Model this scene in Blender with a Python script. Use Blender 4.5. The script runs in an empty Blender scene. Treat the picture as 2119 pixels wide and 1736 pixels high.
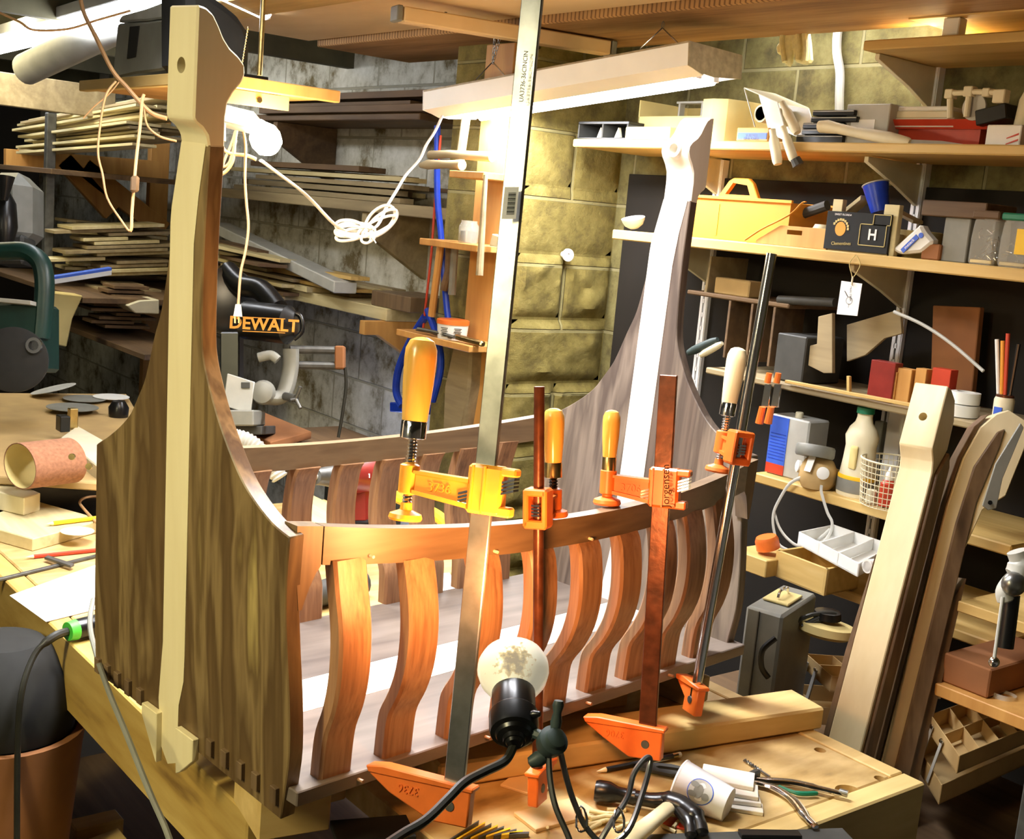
import bpy, bmesh, math, random
from mathutils import Vector, Matrix
from math import pi, sin, cos, radians
V = Vector
sc = bpy.context.scene
C = sc.collection
random.seed(11)
# ---------------------------------------------------------------- camera, world, exposure
CAMZ = 1.75
YAW, PITCH, ROLL, FPX = 0.89457122, 0.16636288, 0.0888695, 2541.02
FW = V((cos(YAW)*cos(PITCH), sin(YAW)*cos(PITCH), -sin(PITCH)))
_r = V((sin(YAW), -cos(YAW), 0)); _u = _r.cross(FW)
RT = _r*cos(ROLL) + _u*sin(ROLL)
UP = -_r*sin(ROLL) + _u*cos(ROLL)
cam = bpy.data.cameras.new('camera'); camo = bpy.data.objects.new('camera', cam); C.objects.link(camo)
cam.sensor_fit = 'HORIZONTAL'; cam.sensor_width = 36; cam.lens = 36*FPX/2119.0; cam.clip_start = .02
camo.matrix_world = Matrix((( RT.x, UP.x, -FW.x, 0), (RT.y, UP.y, -FW.y, 0), (RT.z, UP.z, -FW.z, CAMZ), (0, 0, 0, 1)))
sc.camera = camo
w = bpy.data.worlds.new('world'); sc.world = w; w.use_nodes = True
w.node_tree.nodes['Background'].inputs[0].default_value = (1, .9, .72, 1)
w.node_tree.nodes['Background'].inputs[1].default_value = .016
vs = sc.view_settings
vs.view_transform = 'Standard'; vs.look = 'None'; vs.gamma = 1; vs.use_curve_mapping = False
vs.exposure = 0.9

def lamp(name, kind, loc, energy, col, size=.1, sy=None, direction=None, spot=None):
    l = bpy.data.lights.new(name, kind); l.energy = energy; l.color = col
    if kind == 'AREA':
        l.size = size
        if sy: l.shape = 'RECTANGLE'; l.size_y = sy
    elif kind == 'SPOT':
        l.shadow_soft_size = size; l.spot_size = spot; l.spot_blend = .6
    else: l.shadow_soft_size = size
    o = bpy.data.objects.new(name, l); C.objects.link(o); o.location = loc
    if direction is not None: o.rotation_euler = V(direction).to_track_quat('-Z', 'Y').to_euler()
    return o
COOL = (.95, .95, .98); WARM = (1, .72, .38); NEUT = (1, .93, .78)
def spread(o, a): o.data.spread = radians(a); return o
lamp('shop_light_glow', 'AREA', (2.18, 2.62, 2.03), 14, COOL, .1, .9, (0, 0, -1))
spread(lamp('overhead_tube_glow', 'AREA', (.98, 1.95, 2.37), 25, COOL, .18, 1.2, (.05, -.12, -1)), 130)
spread(lamp('near_fill_glow', 'AREA', (-.75, 1.15, 2.37), 14, (1, .87, .46), .2, 1.2, (.75, .2, -.8)), 110)  # added out-of-view fill lamp, aimed at the near cradle panel
lamp('right_tube_glow', 'AREA', (2.47, 1.75, 2.255), 8, (1, .95, .70), .05, 1.2, (-.25, 0, -1))
lamp('rear_tube_glow', 'AREA', (1.05, 5.0, 2.3), 9, (1, .86, .5), .2, 1.2, (.35, .1, -1))
lamp('hanging_bulb_glow', 'POINT', (1.245, 2.50, 1.845), 5, (1, .82, .55), .04)
lamp('clamp_bulb_glow', 'SPOT', (.872, 1.075, 1.315), 8, (1, .42, .14), .045, None, (.42, .88, .10), 2.75)
lamp('saw_corner_glow', 'POINT', (2.25, 3.75, .62), 3.0, (.45, .55, 1), .08)

# ---------------------------------------------------------------- pixel rays (photo frame 2119 x 1736) to points in the room
CO = V((0, 0, CAMZ))
def ray(px, py): return FW + RT*((px-1059.5)/FPX) - UP*((py-868)/FPX)
def pD(px, py, d): return CO + ray(px, py)*d
def pX(px, py, X): r = ray(px, py); return CO + r*(X/r.x)
def pY(px, py, Y): r = ray(px, py); return CO + r*(Y/r.y)
def pZ(px, py, z): r = ray(px, py); return CO + r*((z-CAMZ)/r.z)
def pP(px, py, p0, n): r = ray(px, py); return CO + r*((V(p0)-CO).dot(n)/r.dot(n))

# ---------------------------------------------------------------- mesh helpers
class B:
    def __init__(s): s.bm = bmesh.new()
    def poly(s, vs_, faces, bev=0, seg=1):
        v = [s.bm.verts.new(p) for p in vs_]
        f = []
        for q in faces:
            try: f.append(s.bm.faces.new([v[i] for i in q]))
            except ValueError: pass
        bmesh.ops.recalc_face_normals(s.bm, faces=f)
        if bev:
            e = list({e for q in f for e in q.edges})
            bmesh.ops.bevel(s.bm, geom=e, offset=bev, segments=seg, affect='EDGES', profile=.5, clamp_overlap=True)
        return s
    def box(s, x0, x1, y0, y1, z0, z1, bev=0):
        c = V(((x0+x1)/2, (y0+y1)/2, (z0+z1)/2))
        return s.obox(c, V(((x1-x0)/2, 0, 0)), V((0, (y1-y0)/2, 0)), V((0, 0, (z1-z0)/2)), bev)
    def obox(s, c, a, b, d, bev=0):
        c = V(c); a = V(a); b = V(b); d = V(d)
        p = [c+a*i+b*j+d*k for i in (-1, 1) for j in (-1, 1) for k in (-1, 1)]
        return s.poly(p, [(0, 1, 3, 2), (4, 6, 7, 5), (0, 4, 5, 1), (2, 3, 7, 6), (0, 2, 6, 4), (1, 5, 7, 3)], bev)
    def beam(s, p, q, wv, hv, bev=0):
        p = V(p); q = V(q); return s.obox((p+q)/2, (q-p)/2, V(wv)/2, V(hv)/2, bev)
    def prism(s, pts, vec, bev=0):
        n = len(pts); vec = V(vec); pts = [V(p) for p in pts]
        return s.poly(pts+[p+vec for p in pts], [tuple(range(n)), tuple(range(n, 2*n))]+[(i, (i+1) % n, n+(i+1) % n, n+i) for i in range(n)], bev)
    def tube(s, pts, r, seg=8, closed=False, flat=1.0, fdir=None):
        pts = [V(p) for p in pts]; n = len(pts); rings = []
        rr = r if isinstance(r, (list, tuple)) else [r]*n
        t0 = (pts[1]-pts[0]).normalized()
        a = V(fdir) if fdir is not None else (V((0, 0, 1)) if abs(t0.z) < .9 else V((1, 0, 0)))
        for i in range(n):
            if closed: t = pts[(i+1) % n]-pts[i-1]
            else: t = pts[min(i+1, n-1)]-pts[max(i-1, 0)]
            if t.length < 1e-9: t = t0.copy()
            t.normalize(); a = (a-t*a.dot(t))
            if a.length < 1e-6: a = t.orthogonal()
            a.normalize(); b = t.cross(a)
            rings.append([s.bm.verts.new(pts[i]+(a*cos(2*pi*k/seg)*flat+b*sin(2*pi*k/seg))*rr[i]) for k in range(seg)])
        f = []
        for i in range(n if closed else n-1):
            A, D = rings[i], rings[(i+1) % n]
            for k in range(seg): f.append(s.bm.faces.new([A[k], A[(k+1) % seg], D[(k+1) % seg], D[k]]))
        if not closed:
            f.append(s.bm.faces.new(rings[0])); f.append(s.bm.faces.new(rings[-1][::-1]))
        bmesh.ops.recalc_face_normals(s.bm, faces=f)
        return s
    def lathe(s, base, axis, prof, seg=24):
        base = V(base); ax = V(axis).normalized(); a = ax.orthogonal().normalized(); b = ax.cross(a); rings = []
        for r, h in prof:
            if r < 1e-6: rings.append([s.bm.verts.new(base+ax*h)])
            else: rings.append([s.bm.verts.new(base+ax*h+(a*cos(2*pi*k/seg)+b*sin(2*pi*k/seg))*r) for k in range(seg)])
        f = []
        for A, D in zip(rings, rings[1:]):
            for k in range(seg):
                q = [A[k % len(A)], A[(k+1) % seg % len(A)], D[(k+1) % seg % len(D)], D[k % len(D)]]
                q2 = []
                for v in q:
                    if v not in q2: q2.append(v)
                if len(q2) > 2:
                    try: f.append(s.bm.faces.new(q2))
                    except ValueError: pass
        for R_ in (rings[0], rings[-1]):
            if len(R_) > 1:
                try: f.append(s.bm.faces.new(R_))
                except ValueError: pass
        bmesh.ops.recalc_face_normals(s.bm, faces=f)
        return s
    def ball(s, c, r, seg=20, k=10, sc_=(1, 1, 1)):
        m = Matrix.Translation(V(c)) @ Matrix.Diagonal((*[r*q for q in sc_], 1))
        bmesh.ops.create_uvsphere(s.bm, u_segments=seg, v_segments=k, radius=1, matrix=m); return s
    def cut(s, other):
        o1 = s.build('tmp_a', None); o2 = other.build('tmp_b', None, keep=o1.location)
        m = o1.modifiers.new('b', 'BOOLEAN'); m.operation = 'DIFFERENCE'; m.object = o2; m.solver = 'EXACT'
        dg = bpy.context.evaluated_depsgraph_get(); dg.update()
        me = bpy.data.meshes.new_from_object(o1.evaluated_get(dg))
        s.bm = bmesh.new(); s.bm.from_mesh(me); s.bm.transform(Matrix.Translation(o1.location))
        bpy.data.objects.remove(o1); bpy.data.objects.remove(o2)
        return s
    def build(s, name, mat, parent=None, smooth=35, keep=None):
        me = bpy.data.meshes.new(name); bm = s.bm
        if parent is not None: org = V(parent['_o'])
        elif keep is not None: org = V(keep)
        else:
            xs = [v.co for v in bm.verts]
            org = V(((min(p.x for p in xs)+max(p.x for p in xs))/2, (min(p.y for p in xs)+max(p.y for p in xs))/2, min(p.z for p in xs)))
        bm.transform(Matrix.Translation(-org))
        bm.to_mesh(me); bm.free()
        for p in me.polygons: p.use_smooth = True
        me.set_sharp_from_angle(angle=radians(smooth))
        if mat: me.materials.append(mat)
        o = bpy.data.objects.new(name, me); C.objects.link(o)
        if parent is not None:
            o.parent = parent
            if parent.parent is not None or parent.type == 'MESH' : o.location = (0, 0, 0)
            o['_o'] = list(org)
        else: o.location = org; o['_o'] = list(org)
        return o
def thing(name, label, cat, loc, group=None):
    o = bpy.data.objects.new(name, None); C.objects.link(o); o.location = loc; o['_o'] = list(V(loc))
    o.empty_display_size = .02
    return tag(o, label, cat, group)
def tag(o, label, cat, group=None, kind=None):
    o['label'] = label; o['category'] = cat
    if group: o['group'] = group
    if kind: o['kind'] = kind
    return o
def struct(b, name, mat): o = b.build(name, mat); o['kind'] = 'structure'; return o
def one(b, name, mat, label, cat, group=None, kind=None): return tag(b.build(name, mat), label, cat, group, kind)
def spline(pts, n=8, closed=False):
    pts = [V(p) for p in pts]; out = []; m = len(pts)
    for i in range(m if closed else m-1):
        if closed: p0, p1, p2, p3 = pts[i-1], pts[i], pts[(i+1) % m], pts[(i+2) % m]
        else: p0, p1, p2, p3 = pts[max(i-1, 0)], pts[i], pts[i+1], pts[min(i+2, m-1)]
        for k in range(n):
            t = k/n
            out.append(.5*((2*p1)+(p2-p0)*t+(2*p0-5*p1+4*p2-p3)*t*t+(3*p1-p0-3*p2+p3)*t**3))
    if not closed: out.append(pts[-1])
    return out
def text(s, name, size, org, xdir, ydir, mat, parent, ext=.0006, bold=0):
    cu = bpy.data.curves.new('t', 'FONT'); cu.body = s; cu.size = size; cu.extrude = ext; cu.offset = bold
    cu.align_x = 'CENTER'; cu.align_y = 'CENTER'; cu.resolution_u = 3
    o = bpy.data.objects.new('t', cu); C.objects.link(o)
    dg = bpy.context.evaluated_depsgraph_get(); dg.update()
    me = bpy.data.meshes.new_from_object(o.evaluated_get(dg)); bpy.data.objects.remove(o)
    x = V(xdir).normalized(); y = V(ydir); y = (y-x*y.dot(x)).normalized(); z = x.cross(y)
    b = B(); b.bm.from_mesh(me); O_ = V(org)
    b.bm.transform(Matrix(((x.x, y.x, z.x, O_.x), (x.y, y.y, z.y, O_.y), (x.z, y.z, z.z, O_.z), (0, 0, 0, 1))))
    return b.build(name, mat, parent)

# ---------------------------------------------------------------- materials
def mk(name, rough=.6, metal=0, bump=0):
    m = bpy.data.materials.new(name); m.use_nodes = True; nt = m.node_tree; b = nt.nodes['Principled BSDF']
    b.inputs['Roughness'].default_value = rough; b.inputs['Metallic'].default_value = metal
    return m, nt, b
def ramp(nt, stops):
    r = nt.nodes.new('ShaderNodeValToRGB'); e = r.color_ramp.elements
    while len(e) < len(stops): e.new(.5)
    for q, (p, c) in zip(e, stops): q.position = p; q.color = (*c, 1)
    return r
def solid(name, col, rough=.5, metal=0, var=.25, scale=30, bump=.1):
    m, nt, b = mk(name, rough, metal)
    tc = nt.nodes.new('ShaderNodeTexCoord'); n = nt.nodes.new('ShaderNodeTexNoise'); n.inputs['Scale'].default_value = scale; n.inputs['Detail'].default_value = 5
    nt.links.new(tc.outputs['Object'], n.inputs['Vector'])
    r = ramp(nt, [(.3, tuple(c*(1-var) for c in col)), (.7, tuple(min(1, c*(1+var*.5)) for c in col))])
    nt.links.new(n.outputs['Fac'], r.inputs[0]); nt.links.new(r.outputs[0], b.inputs['Base Color'])
    if bump:
        bp = nt.nodes.new('ShaderNodeBump'); bp.inputs['Strength'].default_value = bump; bp.inputs['Distance'].default_value = .002
        nt.links.new(n.outputs['Fac'], bp.inputs['Height']); nt.links.new(bp.outputs[0], b.inputs['Normal'])
    return m
def wood(name, stops, grain=(60, 60, 2.5), rough=.5, coord='Object', dist=1.5, fine=.25):
    m, nt, b = mk(name, rough)
    tc = nt.nodes.new('ShaderNodeTexCoord'); mp = nt.nodes.new('ShaderNodeMapping'); mp.inputs['Scale'].default_value = grain
    nt.links.new(tc.outputs[coord], mp.inputs[0])
    n = nt.nodes.new('ShaderNodeTexNoise'); n.inputs['Scale'].default_value = .35; n.inputs['Detail'].default_value = 4; n.inputs['Distortion'].default_value = dist
    n2 = nt.nodes.new('ShaderNodeTexNoise'); n2.inputs['Scale'].default_value = 3; n2.inputs['Detail'].default_value = 6
    nt.links.new(mp.outputs[0], n.inputs['Vector']); nt.links.new(mp.outputs[0], n2.inputs['Vector'])
    mx = nt.nodes.new('ShaderNodeMix'); mx.data_type = 'FLOAT'; mx.inputs[0].default_value = fine
    nt.links.new(n.outputs['Fac'], mx.inputs[2]); nt.links.new(n2.outputs['Fac'], mx.inputs[3])
    r = ramp(nt, stops); nt.links.new(mx.outputs[0], r.inputs[0]); nt.links.new(r.outputs[0], b.inputs['Base Color'])
    bp = nt.nodes.new('ShaderNodeBump'); bp.inputs['Strength'].default_value = .15; bp.inputs['Distance'].default_value = .001
    nt.links.new(n2.outputs['Fac'], bp.inputs['Height']); nt.links.new(bp.outputs[0], b.inputs['Normal'])
    return m
def emit(name, col, st):
    m, nt, b = mk(name); b.inputs['Base Color'].default_value = (.8, .8, .8, 1)
    b.inputs['Emission Color'].default_value = (*col, 1); b.inputs['Emission Strength'].default_value = st
    return m
def glass(name, col=(1, 1, 1), a=.3, rough=.1):
    m, nt, b = mk(name, rough); b.inputs['Base Color'].default_value = (*col, 1)
    b.inputs['Alpha'].default_value = a
    return m
def blocks(name, c1, c2, c3, mortar, bw, bh, axis, bump=.6, nscale=8):
    m, nt, b = mk(name, .9)
    tc = nt.nodes.new('ShaderNodeTexCoord'); mp = nt.nodes.new('ShaderNodeMapping')
    mp.inputs['Rotation'].default_value = (pi/2, 0, 0) if axis == 'xz' else (pi/2, 0, pi/2)
    sx = nt.nodes.new('ShaderNodeSeparateXYZ'); cx = nt.nodes.new('ShaderNodeCombineXYZ')
    nt.links.new(tc.outputs['Object'], sx.inputs[0]); nt.links.new(sx.outputs[0 if axis == 'xz' else 1], cx.inputs[0]); nt.links.new(sx.outputs[2], cx.inputs[1])
    br = nt.nodes.new('ShaderNodeTexBrick'); br.inputs['Scale'].default_value = 1
    br.inputs['Brick Width'].default_value = bw; br.inputs['Row Height'].default_value = bh; br.inputs['Mortar Size'].default_value = .006; br.inputs['Mortar Smooth'].default_value = .4
    nt.links.new(cx.outputs[0], br.inputs['Vector'])
    n = nt.nodes.new('ShaderNodeTexNoise'); n.inputs['Scale'].default_value = nscale; n.inputs['Detail'].default_value = 8; n.inputs['Roughness'].default_value = .7
    nt.links.new(tc.outputs['Object'], n.inputs['Vector'])
    r = ramp(nt, [(.36, c3), (.5, c1), (.66, c2)]); nt.links.new(n.outputs['Fac'], r.inputs[0])
    mx = nt.nodes.new('ShaderNodeMix'); mx.data_type = 'RGBA'; nt.links.new(br.outputs['Fac'], mx.inputs[0]); nt.links.new(r.outputs[0], mx.inputs[6]); mx.inputs[7].default_value = (*mortar, 1)
    nt.links.new(mx.outputs[2], b.inputs['Base Color'])
    ad = nt.nodes.new('ShaderNodeMath'); ad.operation = 'SUBTRACT'; nt.links.new(n.outputs['Fac'], ad.inputs[0]); nt.links.new(br.outputs['Fac'], ad.inputs[1])
    bp = nt.nodes.new('ShaderNodeBump'); bp.inputs['Strength'].default_value = bump; bp.inputs['Distance'].default_value = .01
    nt.links.new(ad.outputs[0], bp.inputs['Height']); nt.links.new(bp.outputs[0], b.inputs['Normal'])
    return m
WAL = [(.30, (.045, .026, .014)), (.42, (.115, .07, .036)), (.52, (.20, .13, .068)), (.62, (.13, .08, .04)), (.72, (.34, .235, .10))]
M = {}
M['walnut'] = wood('walnut', WAL, (14, 14, 1.6), .42, dist=2.2, fine=.33)
M['walnut_x'] = wood('walnut_rail', WAL, (1.6, 16, 16), .42, dist=1.5, fine=.3)
M['walnut_fig'] = wood('figured_walnut', [(.27, (.055, .032, .012)), (.38, (.17, .105, .042)), (.46, (.10, .058, .022)), (.53, (.26, .175, .075)), (.58, (.13, .08, .03)), (.66, (.44, .33, .12)), (.76, (.20, .13, .05))], (13, 13, 1.3), .42, dist=3.6, fine=.22)
M['walnut_cool'] = wood('cool_lit_walnut', [(.27, (.05, .035, .028)), (.38, (.13, .095, .075)), (.46, (.085, .062, .05)), (.53, (.20, .155, .12)), (.60, (.10, .075, .06)), (.70, (.28, .22, .16))], (13, 13, 1.3), .42, dist=3.6, fine=.22)  # far panel: same walnut, greyed in colour for the cool light there
M['slat'] = wood('walnut_slat', [(.3, (.14, .065, .03)), (.5, (.30, .155, .075)), (.7, (.42, .24, .12))], (60, 60, 3), .38, dist=1, fine=.5)
M['board_gray'] = wood('walnut_board', [(.3, (.075, .055, .045)), (.5, (.16, .125, .10)), (.7, (.24, .195, .16))], (2, 14, 14), .5, dist=2)
M['maple'] = wood('maple', [(.3, (.74, .62, .34)), (.7, (.90, .80, .52))], (20, 20, 1.5), .4, dist=.6)
M['maple_w'] = wood('maple_pale', [(.3, (.78, .72, .60)), (.7, (.9, .86, .76))], (20, 20, 1.5), .4, dist=.6)
M['pine'] = wood('pine', [(.3, (.52, .34, .11)), (.55, (.70, .50, .20)), (.7, (.78, .60, .28))], (2, 22, 22), .55)
M['pine_y'] = wood('pine_shelf', [(.3, (.42, .26, .07)), (.55, (.62, .42, .14)), (.72, (.72, .54, .24))], (22, 2, 22), .6)
M['pine_o'] = wood('pine_orange', [(.3, (.48, .22, .05)), (.6, (.68, .36, .10)), (.75, (.75, .45, .16))], (18, 18, 3), .55)
M['lumber'] = wood('pale_lumber', [(.3, (.45, .36, .17)), (.55, (.66, .56, .30)), (.72, (.78, .70, .44))], (24, 2, 24), .7)
M['lumber_g'] = wood('grey_lumber', [(.3, (.20, .15, .08)), (.55, (.36, .28, .15)), (.72, (.48, .39, .23))], (24, 2, 24), .75)
M['lumber_d'] = wood('dark_lumber', [(.3, (.07, .04, .02)), (.6, (.17, .10, .045)), (.75, (.24, .15, .07))], (24, 2, 24), .7)
M['rough'] = wood('rough_sawn_plank', [(.35, (.26, .13, .045)), (.5, (.42, .23, .08)), (.65, (.54, .32, .13))], (30, 3, 3), .75, dist=.9)
_n = M['rough'].node_tree; _t = _n.nodes.new('ShaderNodeTexCoord'); _sp = _n.nodes.new('ShaderNodeSeparateXYZ'); _m1 = _n.nodes.new('ShaderNodeMath'); _m1.operation = 'MULTIPLY_ADD'; _m1.inputs[1].default_value = 1.6; _m1.inputs[2].default_value = .9
_m2 = _n.nodes.new('ShaderNodeMath'); _m2.operation = 'MULTIPLY'; _m3 = _n.nodes.new('ShaderNodeMath'); _m3.operation = 'ADD'; _cb = _n.nodes.new('ShaderNodeCombineXYZ')
_n.links.new(_t.outputs['Object'], _sp.inputs[0]); _n.links.new(_sp.outputs[0], _m1.inputs[0]); _n.links.new(_m1.outputs[0], _m2.inputs[0]); _n.links.new(_m1.outputs[0], _m2.inputs[1]); _n.links.new(_m2.outputs[0], _m3.inputs[0]); _n.links.new(_sp.outputs[1], _m3.inputs[1]); _n.links.new(_m3.outputs[0], _cb.inputs[1])
_w = _n.nodes.new('ShaderNodeTexWave'); _w.wave_type = 'BANDS'; _w.bands_direction = 'Y'; _w.inputs['Scale'].default_value = 20; _w.inputs['Distortion'].default_value = 1.2; _w.inputs['Detail'].default_value = 3; _w.inputs['Detail Scale'].default_value = 8
_n.links.new(_cb.outputs[0], _w.inputs['Vector']); _r = ramp(_n, [(.10, (.30, .25, .2)), (.38, (1, 1, 1))]); _n.links.new(_w.outputs['Color'], _r.inputs[0])
_x = _n.nodes.new('ShaderNodeMix'); _x.data_type = 'RGBA'; _x.blend_type = 'MULTIPLY'; _x.inputs[0].default_value = .85
_b = _n.nodes['Principled BSDF']; _s = _b.inputs['Base Color'].links[0].from_socket; _n.links.new(_s, _x.inputs[6]); _n.links.new(_r.outputs[0], _x.inputs[7]); _n.links.new(_x.outputs[2], _b.inputs['Base Color'])
M['ply'] = wood('plywood', [(.3, (.62, .42, .20)), (.7, (.80, .60, .34))], (5, 1.5, 5), .6)
M['benchtop'] = wood('worn_bench_top', [(.28, (.13, .075, .025)), (.42, (.42, .27, .09)), (.58, (.60, .42, .18)), (.72, (.72, .55, .28))], (5, 13, 13), .55, dist=2.6, fine=.4)
M['apron'] = wood('bench_apron', [(.28, (.16, .08, .02)), (.42, (.46, .29, .07)), (.6, (.60, .42, .13)), (.75, (.68, .5, .2))], (16, 3.2, 16), .55, dist=2.5, fine=.3)
M['steel'] = solid('clamp_steel', (.30, .30, .28), .32, .9, .35, 25)
M['steel_d'] = solid('dull_steel', (.13, .13, .12), .45, .6, .3, 40)
M['chrome'] = solid('chrome', (.75, .76, .78), .12, 1, .08, 30, 0)
M['brass'] = solid('brassy_ferrule', (.55, .42, .18), .28, 1, .2, 60)
M['rust'] = solid('rusty_bar', (.115, .035, .014), .33, .5, .5, 45, .3)
M['orange'] = solid('clamp_orange', (.80, .17, .025), .38, 0, .12, 40)
M['orange_y'] = solid('clamp_amber', (.85, .36, .03), .35, 0, .1, 40)
M['handle'] = wood('varnished_handle', [(.3, (.62, .29, .04)), (.7, (.80, .47, .10))], (40, 40, 6), .2)
M['black'] = solid('black_plastic', (.006, .006, .006), .3, 0, .3, 40)
M['black_m'] = solid('black_matte', (.008, .008, .007), .8, 0, .3, 40)
M['dgray'] = solid('dark_grey', (.05, .05, .045), .6, 0, .3, 20)
M['gray'] = solid('grey_enamel', (.22, .22, .19), .5, 0, .2, 15)
M['lgray'] = solid('light_grey', (.48, .48, .44), .5, 0, .15, 15)
M['white'] = solid('white_plastic', (.82, .82, .78), .45, 0, .06, 15)
M['cream'] = solid('cream_plastic', (.74, .68, .48), .5, 0, .1, 15)
M['enamel'] = solid('white_enamel', (.86, .86, .88), .35, 0, .04, 12)
M['metal_end'] = solid('fixture_end', (.34, .27, .18), .5, .3, .3, 60)
M['cord'] = solid('tan_cord', (.50, .30, .14), .5, 0, .1, 20)
M['cord_w'] = solid('white_cord', (.85, .80, .72), .4, 0, .05, 20)
M['cord_b'] = solid('black_cord', (.02, .02, .015), .4, 0, .2, 20)
M['blue'] = solid('blue_plastic', (.01, .05, .50), .35, 0, .2, 30)
M['blue_l'] = solid('blue_label', (.04, .12, .62), .5, 0, .1, 30)
M['green'] = solid('dark_green_paint', (.005, .035, .028), .4, 0, .2, 20)
M['green_b'] = solid('bright_green', (.08, .62, .06), .4, 0, .1, 20)
M['green_c'] = solid('green_cap', (.01, .17, .09), .4, 0, .1, 20)
M['red'] = solid('red_plastic', (.55, .05, .02), .4, 0, .15, 20)
M['red_d'] = solid('dark_red', (.24, .02, .015), .35, 0, .2, 20)
M['yellow'] = solid('yellow_plastic', (.85, .52, .02), .4, 0, .1, 20)
M['tote'] = solid('orange_tote', (.80, .33, .03), .5, 0, .1, 8)
M['card'] = solid('cardboard', (.50, .34, .14), .85, 0, .15, 10)
M['card_y'] = solid('yellowed_cardboard', (.62, .50, .20), .85, 0, .15, 8)
M['card_r'] = solid('red_brown_card', (.30, .12, .04), .85, 0, .2, 8)
M['paper'] = solid('white_paper', (.90, .90, .90), .8, 0, .03, 5, 0)
M['purple'] = solid('purple_sticker', (.16, .12, .62), .5, 0, .05, 5, 0)
M['sandp'] = solid('brown_sandpaper', (.33, .15, .08), .95, 0, .25, 120, .5)
M['joist'] = solid('sooty_joist', (.10, .09, .05), .9, 0, .3, 8)
M['shade_brown'] = solid('dark_brown_shade', (.010, .0065, .003), .9, 0, .4, 4)  # near-black brown, only for the pieces that stand in for shade
M['glass'] = glass('jar_plastic', (.8, .8, .72), .28)
M['rope'] = solid('yellowed_rag', (.85, .78, .42), .9, 0, .15, 60, .5)
M['aqua'] = solid('teal_grey_paint', (.04, .06, .058), .5, 0, .3, 20)
M['tube'] = emit('fluorescent_tube', (.92, .95, 1), 14)
M['bulb'] = emit('lit_bulb', (1, .82, .5), 45)
M['ceil'] = solid('dusty_ceiling', (.16, .155, .11), .9, 0, .3, 6)
M['floor'] = solid('basement_floor', (.022, .017, .011), .85, 0, .4, 5)
M['wall_w'] = blocks('whitewashed_block_wall', (.56, .54, .45), (.74, .72, .64), (.17, .13, .06), (.40, .37, .28), .4, .2, 'yz', .7, 7)
M['wall_y'] = blocks('ochre_stone_wall', (.20, .155, .035), (.27, .215, .06), (.12, .09, .02), (.27, .23, .09), .4, .2, 'xz', .9, 11)
M['wall_r'] = blocks('ochre_block_wall', (.15, .125, .04), (.22, .19, .07), (.07, .055, .018), (.24, .21, .10), .4, .2, 'yz', .7, 9)
# ---------------------------------------------------------------- setting
WX = 2.685
struct(B().box(-2.2, WX+.2, -1.6, 9.5, -.1, 0), 'floor', M['floor'])
struct(B().box(-2.2, WX+.2, -1.6, 9.5, 2.46, 2.56), 'ceiling', M['ceil'])
struct(B().box(WX, WX+.2, 3.3, 9.5, 0, 2.46), 'wall_back', M['wall_w'])
struct(B().box(WX, WX+.2, -1.6, 3.3, 0, 2.46), 'wall_right', M['wall_r'])
struct(B().box(-2.2, WX, 9.3, 9.5, 0, 2.46), 'wall_left', M['wall_w'])
struct(B().box(-2.4, -2.2, -1.6, 9.5, 0, 2.46), 'wall_front', M['wall_w'])
struct(B().box(-2.2, WX, -1.8, -1.6, 0, 2.46), 'wall_near', M['wall_w'])
# pier: rock-faced blocks, the side towards the camera carries the quarry-face bulges
pb = B().box(2.30, WX, 2.915, 3.3, 0, 2.46)
from mathutils import noise as mnoise
for r in range(12):
    z0 = .037+r*.2
    for (a, b_) in ([(2.30, 2.49), (2.49, WX)] if r % 2 else [(2.30, WX)]):
        nx, nz = (16, 12); grid = []
        for i in range(nx+1):
            row = []
            for j in range(nz+1):
                x = a+.004+(b_-a-.008)*i/nx; z = z0+.004+.192*j/nz
                e = min(i, nx-i, j, nz-j); k_ = (0, .012, .016)[min(e, 2)]
                d = k_ if e < 2 else .014+.030*max(0, mnoise.noise(V((x*11, r*3.7, z*13)))+.25*mnoise.noise(V((x*40, r, z*40))))
                if r > 7: d = k_*.35+(d-k_)*.25
                row.append(pb.bm.verts.new((x, 2.915-d, z)))
            grid.append(row)
        for i in range(nx):
            for j in range(nz): pb.bm.faces.new([grid[i][j], grid[i+1][j], grid[i+1][j+1], grid[i][j+1]])
bmesh.ops.recalc_face_normals(pb.bm, faces=pb.bm.faces[:])
struct(pb, 'wall_pier', M['wall_y'])
# ceiling joists running along X, far left
for i, y in enumerate((4.6, 5.6, 6.6, 7.6)):
    struct(B().box(-2.2, WX, y, y+.05, 2.28, 2.46), 'trim_%d' % (i+1), M['joist'])

# ---------------------------------------------------------------- planks stored under the ceiling
def plank(name, label, px1, px2, px3, z, t, mat, length=2.4, cat='board', group=None):
    a = pZ(*px1, z); b = pZ(*px2, z)
    x0, x1 = sorted((a.x, b.x)); y1 = max(a.y, b.y)
    return one(B().box(x0, x1, y1-length, y1, z, z+t, .003), name, mat, label, cat, group)
one(B().box(2.12, 2.50, 1.0, 3.89, 2.25, 2.29, .003), 'rough_plank', M['rough'], 'wide rough-sawn plank with curved saw marks stored overhead above the shop light', 'plank')
one(B().box(1.70, 2.11, .9, 3.93, 2.27, 2.29, .003), 'plywood_sheet', M['ply'], 'smooth pale plywood sheet stored overhead left of the rough-sawn plank', 'sheet')
one(B().box(1.50, 1.68, .9, 4.05, 2.25, 2.29, .003), 'overhead_board', M['pine_y'], 'yellow pine board stored overhead, outermost beside the plywood panel', 'board')
a = pZ(830, 30, 2.225); b_ = pZ(1255, 100, 2.225)
hg = (b_-a).normalized(); hp = V((-hg.y, hg.x, 0))
cl = thing('hanging_cleat', 'narrow grey-tipped cleat crossing under the overhead planks', 'cleat', (a+b_)/2)
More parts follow.
